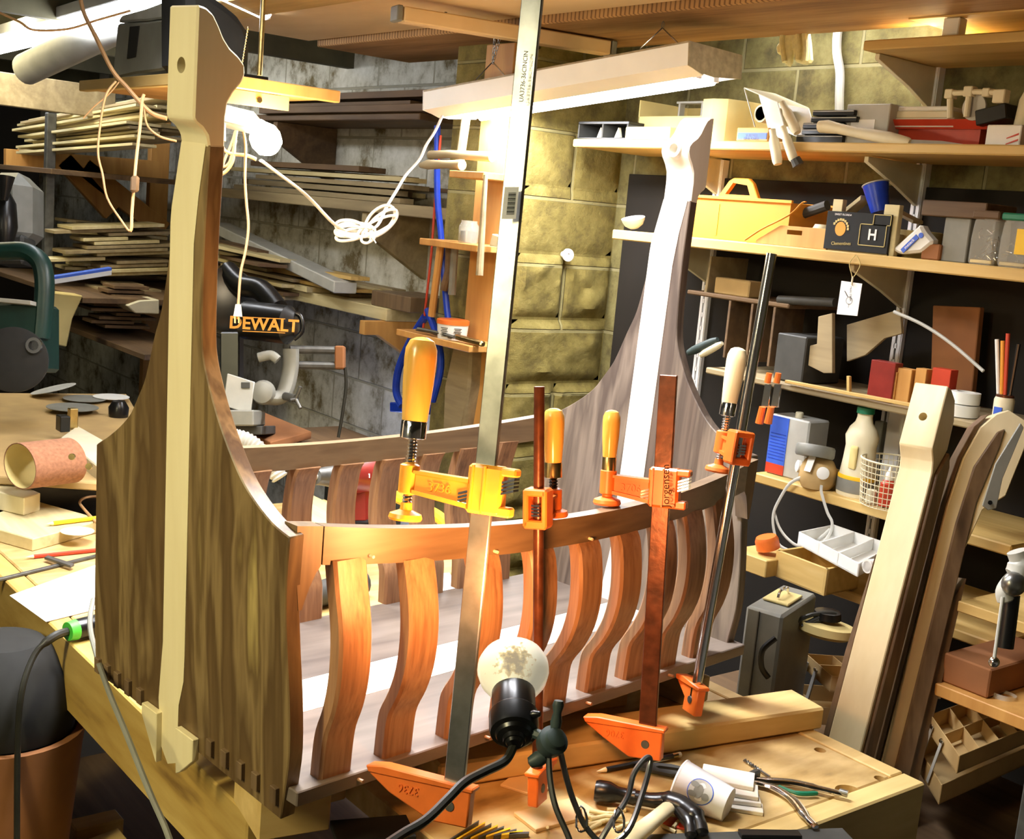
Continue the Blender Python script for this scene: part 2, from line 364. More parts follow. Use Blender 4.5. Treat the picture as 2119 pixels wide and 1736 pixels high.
B().beam(a, b_, hp*.05, (0, 0, .038), .003).build('batten', M['ply'], cl)
for s_ in (a, b_): B().beam(s_-hg*.004*(1 if s_ is a else -1), s_+hg*.02*(1 if s_ is b_ else -1), hp*.052, (0, 0, .04), .003).build('painted_end', M['gray'], cl)
for p in (a.lerp(b_, .2), a.lerp(b_, .8)): B().tube([p, p+V((0, 0, .0245))], .004, 6).build('hanger_rod', M['steel_d'], cl)

# ---------------------------------------------------------------- shop light above the shelves
L0 = pD(877, 190, 3.6); L1 = pD(1425, 88, 2.9); ld = (L1-L0).normalized(); lw = (V((1, 0, 0))-ld*ld.x).normalized(); lu = lw.cross(ld).normalized()
if lu.z < 0: lu = -lu
LW, LH = .21, .052
sl = thing('shop_light', 'white two-tube shop light hanging on chains under the overhead planks', 'light fixture', (L0+L1)/2)
hb = B()
def lp(t, w_, h_): return L0.lerp(L1, t)+lw*w_+lu*h_
# hood: side skirts, sloping inner reflector, top
hb.prism([lp(0, 0, 0), lp(0, .003, 0), lp(0, .003, -LH), lp(0, 0, -LH)], L1-L0)
hb.prism([lp(0, LW, 0), lp(0, LW-.003, 0), lp(0, LW-.003, -LH), lp(0, LW, -LH)], L1-L0)
hb.prism([lp(0, 0, -LH), lp(0, .003, -LH), lp(0, .062, -LH-.012), lp(0, .059, -LH-.016)], L1-L0)
hb.prism([lp(0, .059, -LH-.016), lp(0, .062, -LH-.012), lp(0, .075, -.02), lp(0, .072, -.02)], L1-L0)
hb.prism([lp(0, .072, -.02), lp(0, .14, -.02), lp(0, .14, -.016), lp(0, .072, -.016)], L1-L0)
hb.build('hood', M['enamel'], sl)
B().prism([lp(0, -.002, .0), lp(0, LW, 0), lp(0, LW, .004), lp(0, -.002, .004)], L1-L0).build('top_rim', M['metal_end'], sl)
for t, s_ in ((0, 1), (1, -1)):
    p = [lp(t, -.001, .004), lp(t, LW, .004), lp(t, LW, -LH-.002), lp(t, .1, -LH-.014), lp(t, .055, -LH-.012), lp(t, -.001, -LH-.001)]
    B().prism(p, ld*(-.003 if t == 0 else .003)).build('end_cap', M['metal_end'] if t else M['enamel'], sl)
for w_ in (.105, .175):
    p0 = lp(.06, w_, -LH-.003); p1 = lp(.94, w_, -LH-.003)
    B().tube([p0, p1], .013, 12).build('fluorescent_tube', M['tube'], sl)
    for p in (p0, p1): B().obox(p+lu*.014, ld*.012, lw*.012, lu*.02, .002).build('tube_holder', M['enamel'], sl)
for k, (t, px, py) in enumerate(((.23, 1022, 130), (.86, 1390, 60))):
    c = lp(t, .06, 0); top = c+V((0, 0, .065)); 
    B().tube([c-ld*.07+lu*.002, c-ld*.065+V((0, 0, .025)), top, c+ld*.065+V((0, 0, .012)), c+ld*.07+lu*.002], .0018, 6).build('wire_hanger', M['chrome'], sl)
    ch = B(); zt = 2.25; n = int((zt-top.z-.016)/.012)+1
    for i in range(n):
        q = top+V((0, 0, .012*i)); r = V((1, 0, 0)) if i % 2 else V((0, 1, 0))
        ch.tube([q+r*.004*cos(a_)+V((0, 0, .009*sin(a_)+.006)) for a_ in [j*pi/4 for j in range(8)]], .0011, 5, True)
    if k == 0:
        for i in range(10):
            q = top+V((0, -.001*i-.002, .012*i)); ch.tube([q+V((.004*cos(j*pi/3), -.003*i, .008*sin(j*pi/3))) for j in range(6)], .001, 5, True)
    ch.build('chain', M['steel'], sl)
# cord of the shop light, bundled into a bow
def cordpath(spec): return [pD(x, y, d) for x, y, d in spec]
crd = thing('light_cord', 'white flat power cord tied in a bow, running from bulb box to shop light', 'cord', pD(750, 470, 3.0))
pth = spline(cordpath([(915, 240, 3.5), (900, 272, 3.45), (882, 300, 3.4), (868, 330, 3.35), (840, 362, 3.3), (820, 395, 3.2), (800, 428, 3.1), (782, 465, 3.02), (765, 475, 3.0)]), 6)
B().tube(pth, .0045, 8, flat=.6).build('cord_run', M['cord_w'], crd)
pth = spline(cordpath([(540, 332, 2.72), (580, 362, 2.78), (620, 392, 2.84), (650, 420, 2.9), (690, 462, 2.96), (720, 478, 3.0), (765, 476, 3.0)]), 6)
B().tube(pth, .0055, 8, flat=.6).build('cord_run', M['cord_w'], crd)
lb = B()
for dx, dy, sx_, sy_, an in ((700, 478, 27, 11, -.1), (704, 470, 30, 14, .15), (712, 484, 38, 11, -.25), (716, 476, 40, 15, .05)):
    lb.tube(spline([pD(dx+sx_*cos(t)*cos(an)-sy_*sin(t)*sin(an)+20, dy+sx_*cos(t)*sin(an)+sy_*sin(t), 2.99+.008*sin(t*2)) for t in [j*pi/4 for j in range(8)]], 4, True), .0038, 6, True)
for dx, dy, sx_, sy_, an in ((790, 462, 40, 17, -.7), (786, 456, 38, 22, -.8), (780, 468, 44, 12, -.45)):
    lb.tube(spline([pD(dx+sx_*cos(t)*cos(an)-sy_*sin(t)*sin(an), dy+sx_*cos(t)*sin(an)+sy_*sin(t)*cos(an)*1.0, 2.98+.008*sin(t*2)) for t in [j*pi/4 for j in range(8)]], 4, True), .0038, 6, True)
lb.tube(spline(cordpath([(752, 480, 2.97), (748, 498, 2.97), (760, 503, 2.97), (775, 492, 2.97), (768, 478, 2.97)]), 5), .0035, 6)
lb.build('cord_bundle', M['cord_w'], crd)
B().tube(spline(cordpath([(762, 462, 2.965), (757, 478, 2.96), (768, 486, 2.96), (764, 500, 2.96)]), 4), .0016, 6).tube(spline(cordpath([(768, 486, 2.96), (778, 503, 2.96)]), 4), .0016, 6).build('twist_tie', M['white'], crd)

# tube light at top right, stored boards and shelf up there
def tubelight(name, label, a, b, w_=.1, h=.05, r=.016, parts=True):
    a = V(a); b = V(b); d = (b-a).normalized(); s_ = d.cross(V((0, 0, 1))).normalized()
    t = thing(name, label, 'light fixture', (a+b)/2)
    B().beam(a+V((0, 0, h)), b+V((0, 0, h)), s_*w_, (0, 0, .04), .003).build('housing', M['enamel'], t)
    B().tube([a, b], r, 10).build('fluorescent_tube', M['tube'], t)
    for p in (a, b): B().obox(p+V((0, 0, .012)), d*.008, s_*.016, V((0, 0, .03)), .002).build('tube_holder', M['enamel'], t)
    return t
tubelight('tube_light', 'long bare tube light under the ceiling at the upper right', pX(1515, 60, 2.52), pX(2250, -18, 2.52), .08)
tubelight('tube_light', 'pair-end of a tube light over the lumber, upper left of the photo', pZ(-60, 112, 2.255), pZ(385, 0, 2.255), .1, .05, .03)
tubelight('tube_light', 'short visible tube light behind the top of the black machine', pZ(430, -30, 2.27), pZ(548, 26, 2.27), .1, .05, .022)
tubelight('tube_light', 'ceiling tube light over the front of the workbench', (.98, 1.35, 2.40), (.98, 2.55, 2.40), .16)
tubelight('tube_light', 'unseen tube light added over the aisle to brighten the near panel', (-.75, .55, 2.40), (-.75, 1.75, 2.40), .16)  # out-of-view fixture added to go with the near fill lamp

# ---------------------------------------------------------------- cradle
O3 = V((.70976032, 1.25615542, -.75+CAMZ)); CXv = V((.99167551, .12876208, 0)); CYv = V((-.12876208, .99167551, 0)); CZv = V((0, 0, 1)); CL = .98821
def cr(x, y, z): return O3+CXv*x+CYv*y+CZv*z
def frame(base, th, ro):
    t = radians(th); z = CZv*cos(t)+CXv*sin(t); n = CYv.cross(z).normalized(); r = radians(ro)
    return base, CYv*cos(r)+z*sin(r), -CYv*sin(r)+z*cos(r), n
nb, nu, nv, nn = frame(O3+CYv*.262, -3.5, 2.3)
fb, fu, fv, fn = frame(O3+CXv*(CL-.028)+CYv*.262, 4, -1.2)
def near(u, v, w_):
    k = max(0, min(1, (v-.55)/.25)); return nb+nu*(u-.020*k)+nv*v+nn*w_
def far(u, v, w_): return fb+fu*u+fv*v+fn*(.022-w_)
cradle = thing('baby_cradle', 'walnut and maple cradle with tall end posts, clamped up for gluing on the workbench', 'cradle', cr(.5, .26, 0))
RS = [(-.243, -.018), (-.250, .03), (-.256, .08), (-.252, .15), (-.241, .24), (-.239, .30), (-.243, .358), (-.205, .366), (-.161, .387), (-.128, .413), (-.088, .461), (-.06, .508), (-.044, .55), (-.037, .62), (-.034, .70), (-.034, .803)]
LS = [(.028, .803), (.040, .74), (.044, .68), (.050, .636), (.060, .584), (.076, .543), (.098, .486), (.118, .455), (.142, .423), (.183, .391), (.238, .358), (.243, .224), (.248, .107), (.246, 0), (.238, -.018)]
def smooth2(pts, n=4): return [(p.x, p.y) for p in spline([(a, b, 0) for a, b in pts], n)]
OUTL = smooth2(RS[6:], 4); OUTL = smooth2(RS[:7], 3)[:-1]+OUTL
OUTL2 = smooth2(LS[:11], 4)[:-1]+smooth2(LS[10:14], 3)
def panel(f, first):
    pts = OUTL+OUTL2
    p = B().prism([f(u, v, 0) for u, v in pts], f(0, 0, .022)-f(0, 0, 0), .0015)
    p.build('end_panel', M['walnut_fig' if first else 'walnut_cool'], cradle)
    # maple strip, proud on both faces, kinked near the bottom
    kx = [(-.012, .803), (-.012, .12), (-.010, .08), (0.002, .04), (.006, -.05), (.030, -.062), (.050, -.04), (.056, .03), (.050, .08), (.045, .12), (.045, .70), (.044, .72), (.028, .803)]
    kx[0] = (-.030, .803); kx.insert(1, (-.014, .72))
    kx = [(-.028, .803), (-.018, .74), (-.013, .68)]+kx[2:]
    b = B().prism([f(u, v, -.0012) for u, v in kx], f(0, 0, .0245)-f(0, 0, 0))
    b.build('maple_strip', M['maple'] if first else M['maple_w'], cradle)
    # head block
    prof = [(-.018, .962), (-.022, .833), (-.019, .828), (-.010, .822), (-.003, .813), (0, .798), (.022, .798), (.0225, .835), (.025, .853), (.033, .866), (.044, .878), (.049, .888), (.048, .899), (.040, .908), (.027, .917), (.018, .928), (.012, .940), (.004, .953), (-.006, .960)]
    h = B().prism([f(-.034, v, w_) for w_, v in prof], f(.030, .9, 0)-f(-.034, .9, 0), .0025)
    h.cut(B().tube([f(-.002, .893, -.05), f(-.002, .893, .09)], .0095, 20))
    h.build('head_block', M['maple'] if first else M['maple_w'], cradle)
    bb = B().lathe(f(-.002, .893, .030), f(0, .9, 1)-f(0, .9, 0), [(.0095, 0), (.022, 0), (.0175, .018), (.016, .023), (.0095, .023), (.0095, 0)], 24)
    bb.build('dowel_boss', M['maple'] if first else M['maple_w'], cradle)
panel(near, True); panel(far, False)
# pins through the panel foot
for f in (near, far):
    for u in (-.232, -.19, -.155, -.118, -.082, .105, .14, .172, .203, .232):
        B().obox(f(u, .013, -.002), (f(1, 0, 0)-f(0, 0, 0))*.0065, (f(0, .1, 0)-f(0, 0, 0))*.12, (f(0, 0, 1)-f(0, 0, 0))*.004, .0008).build('tenon', M['walnut'], cradle)
    for u0, u1, s_ in ((-.050, -.004, 1), (.046, .088, -1)):
        q = [f(u0, .033, -.016), f(u1, .033, -.016), f(u1-(.028 if s_ > 0 else 0), -.03, -.016), f(u0+(0 if s_ > 0 else .028), -.03, -.016)]
        if s_ > 0: q = [f(u0, .012, -.010), f(u1, .012, -.010), f(u1-.002, -.058, -.010), f(u1-.012, -.052, -.010), f(u0, -.020, -.010)]
        else: q = [f(u0, .012, -.010), f(u1, .012, -.010), f(u1, -.006, -.010), f(u0+.002, -.066, -.010)]
        B().prism(q, f(0, 0, .010)-f(0, 0, 0), .001).build('maple_tenon', M['maple'], cradle)
# floor of the cradle: grey walnut boards with a white maple stripe
for y0, y1, m, nme in ((-.008, .187, 'board_gray', 'bottom_board'), (.187, .285, 'maple_w', 'maple_stripe'), (.285, .505, 'board_gray', 'bottom_board')):
    B().prism([cr(.004, y0, 0), cr(CL-.003, y0, 0), cr(CL-.003, y1, 0), cr(.004, y1, 0)], CZv*.02, .0015 if m != 'maple_w' else 0).build(nme, M[m], cradle)
# rails: bowed outwards and dipping to the middle
def railc(t, side, off=0):
    y = -.040*4*t*(1-t)+.010; y = y if side < 0 else .524-y
    return cr(.034+t*.918, y+off, .353-.030*4*t*(1-t)*.95)
for side in (-1, 1):
    b = B(); n = 28; th = .020*(1 if side < 0 else -1); rings = []
    for i in range(n+1):
        t = i/n; p = railc(t, side); inn = CYv*th; hgt = .049-.008*4*t*(1-t)
        rings.append([b.bm.verts.new(q) for q in (p, p+inn, p+inn-CZv*hgt, p-CZv*hgt)])
    for i in range(n):
        for k in range(4): b.bm.faces.new([rings[i][k], rings[i][(k+1) % 4], rings[i+1][(k+1) % 4], rings[i+1][k]])
    b.bm.faces.new(rings[0]); b.bm.faces.new(rings[-1][::-1])
    bmesh.ops.recalc_face_normals(b.bm, faces=b.bm.faces[:])
    b.build('top_rail', M['walnut_x'], cradle)
    # corner ears joining rail to end panel, coved beneath
    for e in (0, 1):
        y0 = .0115 if side < 0 else .5125; dy = .026 if side < 0 else -.026
        xs = [(-.006, .358), (.033, .353), (.033, .303), (.026, .294), (.018, .278), (.012, .262), (.008, .25), (.003, .25), (-.001, .28)] if e == 0 else [(.985, .358), (.953, .353), (.953, .303), (.96, .294), (.966, .278), (.970, .262), (.973, .25), (.978, .25), (.981, .28)]
        B().prism([cr(x, y0, z) for x, z in xs], CYv*dy).build('corner_ear', M['walnut'], cradle)
    # slats
    for k, xc in enumerate((.072, .176, .287, .392, .49, .585, .68, .768, .862)):
        t = (xc-.034)/.918; yt = .036*4*t*(1-t)-.010; zt = .353-.030*4*t*(1-t)*.95-.040
        prof = [(0.002, .02), (.000, .06), (-.004, .085), (-.016-yt*.3, .115), (-.024-yt*.6, .15), (-.026-yt*.8, .19), (-.022-yt*.9, .23), (-.012-yt, .27), (-.003-yt, zt)]
        pr = spline([(0, a_, b2) for a_, b2 in prof], 3); b = B(); rg = []
        s_ = 1 if side < 0 else -1; y0 = 0.0 if side < 0 else .522; tk = .021
        for p in pr:
            o = y0+p.y*s_+.004*s_; wd = .026
            q = []
            for (a_, c_) in ((-wd, 0), (-wd+.004, -.004), (wd-.004, -.004), (wd, 0), (wd, tk-.004), (wd-.004, tk), (-wd+.004, tk), (-wd, tk-.004)):
                q.append(b.bm.verts.new(cr(xc+a_, o+c_*s_, p.z)))
            rg.append(q)
        for A, D in zip(rg, rg[1:]):
            for j in range(8): b.bm.faces.new([A[j], A[(j+1) % 8], D[(j+1) % 8], D[j]])
        b.bm.faces.new(rg[0]); b.bm.faces.new(rg[-1][::-1]); bmesh.ops.recalc_face_normals(b.bm, faces=b.bm.faces[:])
        b.build('slat', M['slat'], cradle)
    for k, x in enumerate((.10, .30, .49, .67, .88)):
        t = (x-.034)/.918; p = railc(t, side)-CZv*.036
        B().tube([p+CYv*.004*(1 if side < 0 else -1), p-CYv*.007*(1 if side < 0 else -1)], .0022, 8).build('peg', M['maple'], cradle)
for x in (.10, .33, .55, .76):
    B().tube([cr(x, 0, .010), cr(x+.001, -.018, .011)], .0025, 8).build('peg', M['slat'], cradle)

# ---------------------------------------------------------------- clamps
def clamp(label, bot, top, head, arm, reach, pad_z, hz, hlen, barw=.027, bart=.007, rnd=0, mb='steel', mo='orange', mh='handle', ms='steel', jaw=1, hr=.018, text_=None, mj=None, fer='chrome', jl=None):
    bot = V(bot); top = V(top); b = (top-bot).normalized(); L = (top-bot).length
    a = V(arm); a = (a-b*a.dot(b)).normalized(); n = b.cross(a).normalized()
    if n.dot(FW) > 0: n = -n      # n faces the camera
    t = thing('bar_clamp', label, 'clamp', bot)
    mj = mj or mo
    def P(u, v, w_=0): return bot+a*u+b*v+n*w_
    if rnd: B().tube([P(0, 0), P(0, L)], rnd, 14).build('bar', M[mb], t); bw, bt = rnd, rnd
    else:
        B().obox(P(0, L/2), a*barw/2, n*bart/2, b*L/2, .0012).build('bar', M[mb], t); bw, bt = barw/2, bart/2
    h = head; hh = .030 if not rnd else .026
    hd = B()
    if not rnd:
        hd.obox(P(-.004, h), a*(bw+.010), n*(bt+.007), b*hh, .004)
        hd.obox(P(-bw-.016, h+hh-.006), a*.014, n*.009, b*.005, .002)
        hd.obox(P(-bw-.014, h-hh+.006), a*.012, n*.009, b*.006, .002)
        for s_ in (-1, 1): hd.obox(P(.004+s_*.008, h, bt+.007), a*.0012, n*.002, b*hh*.95)
    else:
        for s_ in (-1, 1): hd.obox(P(-.003, h, s_*(rnd+.006)), a*.014, n*.004, b*hh, .002)
        hd.obox(P(-.003, h+hh-.004), a*.014, n*(rnd+.009), b*.005, .002); hd.obox(P(-.003, h-hh+.004), a*.014, n*(rnd+.009), b*.006, .002)
    # arm: tapered I-section from the head to the screw boss
    x0 = bw+.004 if not rnd else .010; x1 = reach-.010
    hd.prism([P(x0, h-hh*.85, -.006), P(x1, h-.016, -.006), P(x1, h+.012, -.006), P(x0, h+hh*.35, -.006)], n*.012, .002)
    hd.prism([P(x0, h-hh*.85, -.010), P(x1, h-.017, -.010), P(x1, h-.012, -.010), P(x0, h-hh*.85+.006, -.010)], n*.020)
    hd.prism([P(x0, h+hh*.35, -.010), P(x1, h+.012, -.010), P(x1, h+.008, -.010), P(x0, h+hh*.35-.005, -.010)], n*.020)
    hd.lathe(P(reach, h-.019), b, [(.0095, 0), (.0125, .002), (.0125, .036), (.0095, .038)], 18)
    ho = hd.build('sliding_head', M[mo], t)
    # clutch plates and spring
    for k in range(4):
        B().obox(P(-.006 if not rnd else 0, h+.004-k*.0045+(0 if rnd else .0), 0), (a*.045+b*(-.016)*(1 if not rnd else 0))*(.8 if not rnd else .3), n*(.008 if not rnd else .006), b*.0014).build('clutch_plate', M['chrome'], t)
    # screw
    sb = pad_z; stp = hz
    scr = B(); turns = int((stp-sb)/.0042); pts = []
    scr.tube([P(reach, sb), P(reach, stp+.01)], .0052, 12)
    for i in range(turns*8):
        an = i*pi/4; zz = sb+i/8*.0042
        pts.append(P(reach, zz)+(a*cos(an)+n*sin(an))*.0056)
    if len(pts) > 3: scr.tube(pts, .0014, 4)
    so_ = scr.build('screw', M[ms], t)
    hnd = B().lathe(P(reach, stp+.018), b, [(0, 0), (hr*.70, 0), (hr*.78, .004), (hr*.95, hlen*.45), (hr, hlen*.75), (hr*.97, hlen*.86), (hr*.75, hlen*.955), (hr*.4, hlen*.99), (0, hlen)], 20)
    hnd = hnd.build('handle', M[mh], t)
    B().lathe(P(reach, stp-.002), b, [(hr*.55, 0), (hr*.80, .002), (hr*.80, .022), (hr*.74, .024)], 20).build('ferrule', M[fer], hnd)
    B().lathe(P(reach, sb), b, [(0, -.008), (.020, -.008), (.0215, -.005), (.020, .000), (.008, .005), (.007, .014), (0, .014)], 20).build('swivel_pad', M[mo], so_)
    # fixed jaw at the foot
    jl = jl or reach+.012; jb = B()
    jb.prism([P(-bw-.012, .028, -.008), P(-bw-.012, -.020, -.008), P(bw+.012, -.022, -.008), P(jl-.03, .000, -.008), P(jl, .018, -.008), P(jl, .026, -.008), P(bw, .030, -.008)], n*.016, .002)
    jb.prism([P(-bw-.016, .030, -.011), P(-bw-.016, .024, -.011), P(jl, .020, -.011), P(jl+.004, .028, -.011), P(jl-.02, .032, -.011)], n*.022, .0015)
    jo = jb.build('fixed_jaw', M[mj], t)
    B().lathe(P(0, .002, .007), n, [(0, .003), (.006, .0025), (.007, 0)][::-1], 14).build('rivet', M['steel_d'], jo)
    if text_:
        dx = RT if a.dot(RT) < 0 else RT
        text(text_, 'embossed_number', .016, P(reach*.55, h-.006, .0065), -a if a.dot(RT) < 0 else a, b, M[mo], ho, .001)
        text(text_, 'embossed_number', .015, P(jl*.5, .010, .0085), a if a.dot(RT) < 0 else -a, -b, M[mj], jo, .001)
    return t, P
def bt(px, py, d): return pD(px, py, d)
def solve_h(bot, top, py):   # length along the bar where the axis crosses image row py
    lo, hi = 0, (V(top)-V(bot)).length; b = (V(top)-V(bot)).normalized()
    for _ in range(40):
        m = (lo+hi)/2; q = V(bot)+b*m-CO; y = 868-FPX*q.dot(UP)/q.dot(FW)
        if y > py: lo = m
        else: hi = m
    return lo
def mkclamp(label, pb_, pt_, db, dt, py_head, py_pad, py_ferr, hlen, armang, reach, **k):
    bot = pD(*pb_, db); top = pD(*pt_, dt)
    a = V((cos(radians(armang)), sin(radians(armang)), 0))
    return clamp(label, bot, top, solve_h(bot, top, py_head), a, reach, solve_h(bot, top, py_pad), solve_h(bot, top, py_ferr), hlen, **k)
mkclamp('big steel bar clamp with amber head, tall bar rising out of the photo', (936, 1668), (1108, -60), 1.50, 1.47, 1012, 1086, 925, .108, 118, .103, mb='steel', mo='orange_y', ms='chrome', hr=.0205, text_='3736', mj='orange')
mkclamp('round-bar clamp with red-orange frame head, second from the left on the front rail', (1112, 1632), (1116, 800), 1.72, 1.67, 1050, 1070, 998, .080, 30, .058, rnd=.0075, mb='rust', ms='black', hr=.0155, fer='brass', jl=.05)
mkclamp('rusty flat bar clamp with orange head standing against the white stripe', (1338, 1540), (1384, 776), 1.86, 1.82, 1008, 1045, 985, .075, 118, .085, mb='rust', ms='rust', hr=.0135, fer='brass', text_='3706')
mkclamp('chrome round-bar clamp leaning at the far right end of the front rail', (1436, 1450), (1597, 525), 2.02, 1.95, 925, 978, 868, .095, 72, .05, rnd=.0085, mb='chrome', ms='chrome', mh='maple', hr=.0165, jl=.05)
text('Jorgensen', 'raised_script', .016, pD(1378, 1005, 1.805), UP, -RT, M['rust'], [o for o in C.objects if o.name.startswith('bar_clamp')][2], .0006)
bc0 = [o for o in C.objects if o.name.startswith('bar_clamp')][0]
n0 = -FW
bl = B().obox(pD(1056, 420, 1.462), (UP+RT*.1).normalized()*.019, RT*.0085, FW*.0004, 0).build('barcode_label', M['paper'], bc0)
bx = B()
for i in range(16):
    bx.obox(pD(1058, 420, 1.4612)+(UP+RT*.1).normalized()*(-.0135+i*.0017), (UP+RT*.1).normalized()*(.00022+.00016*((i*7) % 3)), RT*.0045, FW*.0002)
bx.build('barcode_bars', M['black'], bl)
text('UA3736-36CINCIN', 'stamped_lettering', .0075, pD(1084, 158, 1.4605), (UP+RT*.1), -RT, M['steel_d'], bc0, .0003)
# ---------------------------------------------------------------- workbench
BZ = .90
wb = thing('workbench', 'worn yellow workbench with dowel holes and a thick apron board, carrying the cradle', 'workbench', (1.3, 1.4, 0))
top = B().box(.93, 1.70, 1.055, 2.0, BZ-.045, BZ, .003)
for px, py, r in ((1697, 1552, .010), (1820, 1610, .009), (1757, 1637, .022), (1860, 1600, .004)):
    q = pZ(px, py, BZ); top.cut(B().tube([q+V((0, 0, -.03)), q+V((0, 0, .02))], r, 20))
top.build('bench_top', M['benchtop'], wb)
B().box(.93, 1.735, 1.012, 1.054, BZ-.12, BZ+.001, .003).build('end_board', M['pine'], wb)
B().box(1.701, 1.735, 1.055, 2.0, BZ-.12, BZ+.002, .002).build('edge_board', M['pine'], wb)
for x, y in ((1.0, 1.10), (1.62, 1.10), (1.62, 1.9)): B().box(x-.045, x+.045, y-.045, y+.045, 0, BZ-.046, .004).build('leg', M['pine_o'], wb)
B().box(.96, 1.7, 1.08, 1.9, .30, .32).build('lower_shelf', M['lumber_d'], wb)
B().box(.79, 1.735, 2.005, 2.98, BZ-.04, BZ, .003).build('bench_top', M['benchtop'], wb)
B().box(.79, .925, 1.47, 2.004, BZ-.04, BZ-.001, .002).build('bench_top', M['benchtop'], wb)
B().box(.742, .788, 1.43, 2.98, BZ-.135, BZ, .003).build('apron', M['apron'], wb)
for p in ((.86, 1.75), (.86, 2.8), (1.6, 2.8)): B().box(p[0]-.035, p[0]+.035, p[1]-.035, p[1]+.035, 0, BZ-.042, .004).build('leg', M['aqua'], wb)
B().box(.80, 1.60, 1.5, 2.9, .28, .30).build('lower_shelf', M['lumber_d'], wb)
# 2x4, blocks under the cradle
q0 = pZ(905, 1640, BZ); q1 = pZ(1702, 1512, BZ); d = (q1-q0).normalized(); s_ = V((-d.y, d.x, 0))
one(B().beam(q0+s_*.045+V((0, 0, .0228)), q1+s_*.045+V((0, 0, .0228)), s_*.089, (0, 0, .040), .004), 'lumber_offcut', M['pine'], 'long pine two-by-four lying flat across the bench under the cradle edge', 'board')
q = pZ(1245, 1500, BZ+.04)
for i, (px, py, z, sx, sy, h, lab) in enumerate(((1215, 1505, .9, .07, .035, .075, 'yellow wood block under the cradle beyond the two-by-four'), (760, 1640, .9, .05, .06, .098, 'dark block propping the near end of the cradle'), (700, 1560, .9, .06, .05, .098, 'spacer block deep under the middle of the cradle'))):
    if i == 0: c = pZ(1290, 1515, BZ)+s_*.13
    elif i == 1: c = cr(.09, .14, 0)
    else: c = cr(.6, .33, 0)
    c = V((c.x, c.y, BZ)); one(B().obox(c+V((0, 0, h/2)), d*sx, s_*sy, V((0, 0, h/2)), .002), 'wood_block', M['pine'], lab, 'wood block')
c = pZ(1275, 1500, BZ)+s_*.13; 
# tapered props beside the far blocks
one(B().obox(cr(.93, .1, -.075), CXv*.03, CYv*.06, V((0, 0, .024)), .002), 'wood_block', M['lumber_g'], 'low grey block under the far end of the cradle', 'wood block')

# ---------------------------------------------------------------- things on the bench top
def onb(px, py, z=BZ): return pZ(px, py, z)
def slab(px0, py0, px1, py1, wd, h, mat, name, label, cat, z=BZ, bev=.0008, group=None, par=None):
    a = pZ(px0, py0, z); b_ = pZ(px1, py1, z); dd = (b_-a).normalized(); ss = V((-dd.y, dd.x, 0))
    bb = B().beam(a+V((0, 0, h/2)), b_+V((0, 0, h/2)), ss*wd, (0, 0, h), bev)
    if par: return bb.build(name, M[mat], par)
    return one(bb, name, M[mat], label, cat, group)
slab(1050, 1615, 1130, 1640, .05, .004, 'ply', 'thin_shim', 'thin square shim under the foot of the round-bar clamp', 'shim')
ps = slab(1085, 1706, 1215, 1672, .055, .006, 'ply', 'plywood_scrap', 'pale plywood scrap with two pegs, left of the lamp stand', 'scrap')
for px, py in ((1200, 1672), (1133, 1712)): B().tube([onb(px, py, BZ+.005), onb(px, py, BZ+.016)], .0022, 8).build('peg', M['maple'], ps)
# pencils
def pencil(name, a, b, r, mb_, label, tip=True, fer=True, group=None):
    a = V(a); b = V(b); d = (b-a).normalized(); L = (b-a).length
    t = thing(name, label, 'pencil', (a+b)/2, group)
    B().tube([a+d*.018, b-d*(.016 if fer else 0)], r, 6).build('barrel', M[mb_], t)
    B().lathe(a, d, [(0, 0), (.0006, .001), (r*.95, .018)], 8).build('sharpened_tip', M['maple'], t)
    if fer:
        B().tube([b-d*.016, b-d*.006], r*1.02, 10).build('ferrule', M['brass'], t)
        B().tube([b-d*.006, b], r, 10).build('eraser', M['cream'], t)
pencil('pencil', onb(1233, 1602)+V((0, 0, .0045)), onb(1407, 1570)+V((0, 0, .0075)), .0045, 'black', 'black pencil with brass ferrule behind the hammer handle')
pencil('pencil', onb(1255, 1652)+V((0, 0, .004)), onb(1325, 1668)+V((0, 0, .004)), .0032, 'yellow', 'yellow pencil peeking out under the hammer neck', fer=False)
# throat-plate shaped black flat ring
fr = B(); a = onb(1322, 1594); b_ = onb(1400, 1604); dd = (b_-a).normalized(); ss = V((-dd.y, dd.x, 0))
oc = [a+dd*x+ss*y+V((0, 0, .004)) for x, y in ((.0, .012), (.05, .018), (.075, .012), (.083, 0), (.075, -.012), (.05, -.018), (0, -.010))]
fr.prism(oc, V((0, 0, .006)), .001); c_ = a+dd*.048
fr.cut(B().obox(c_+V((0, 0, .006)), dd*.022, ss*.005, V((0, 0, .02)), .0045))
one(fr, 'slotted_plate', M['dgray'], 'dark slotted metal plate lying under the black pencil', 'plate')
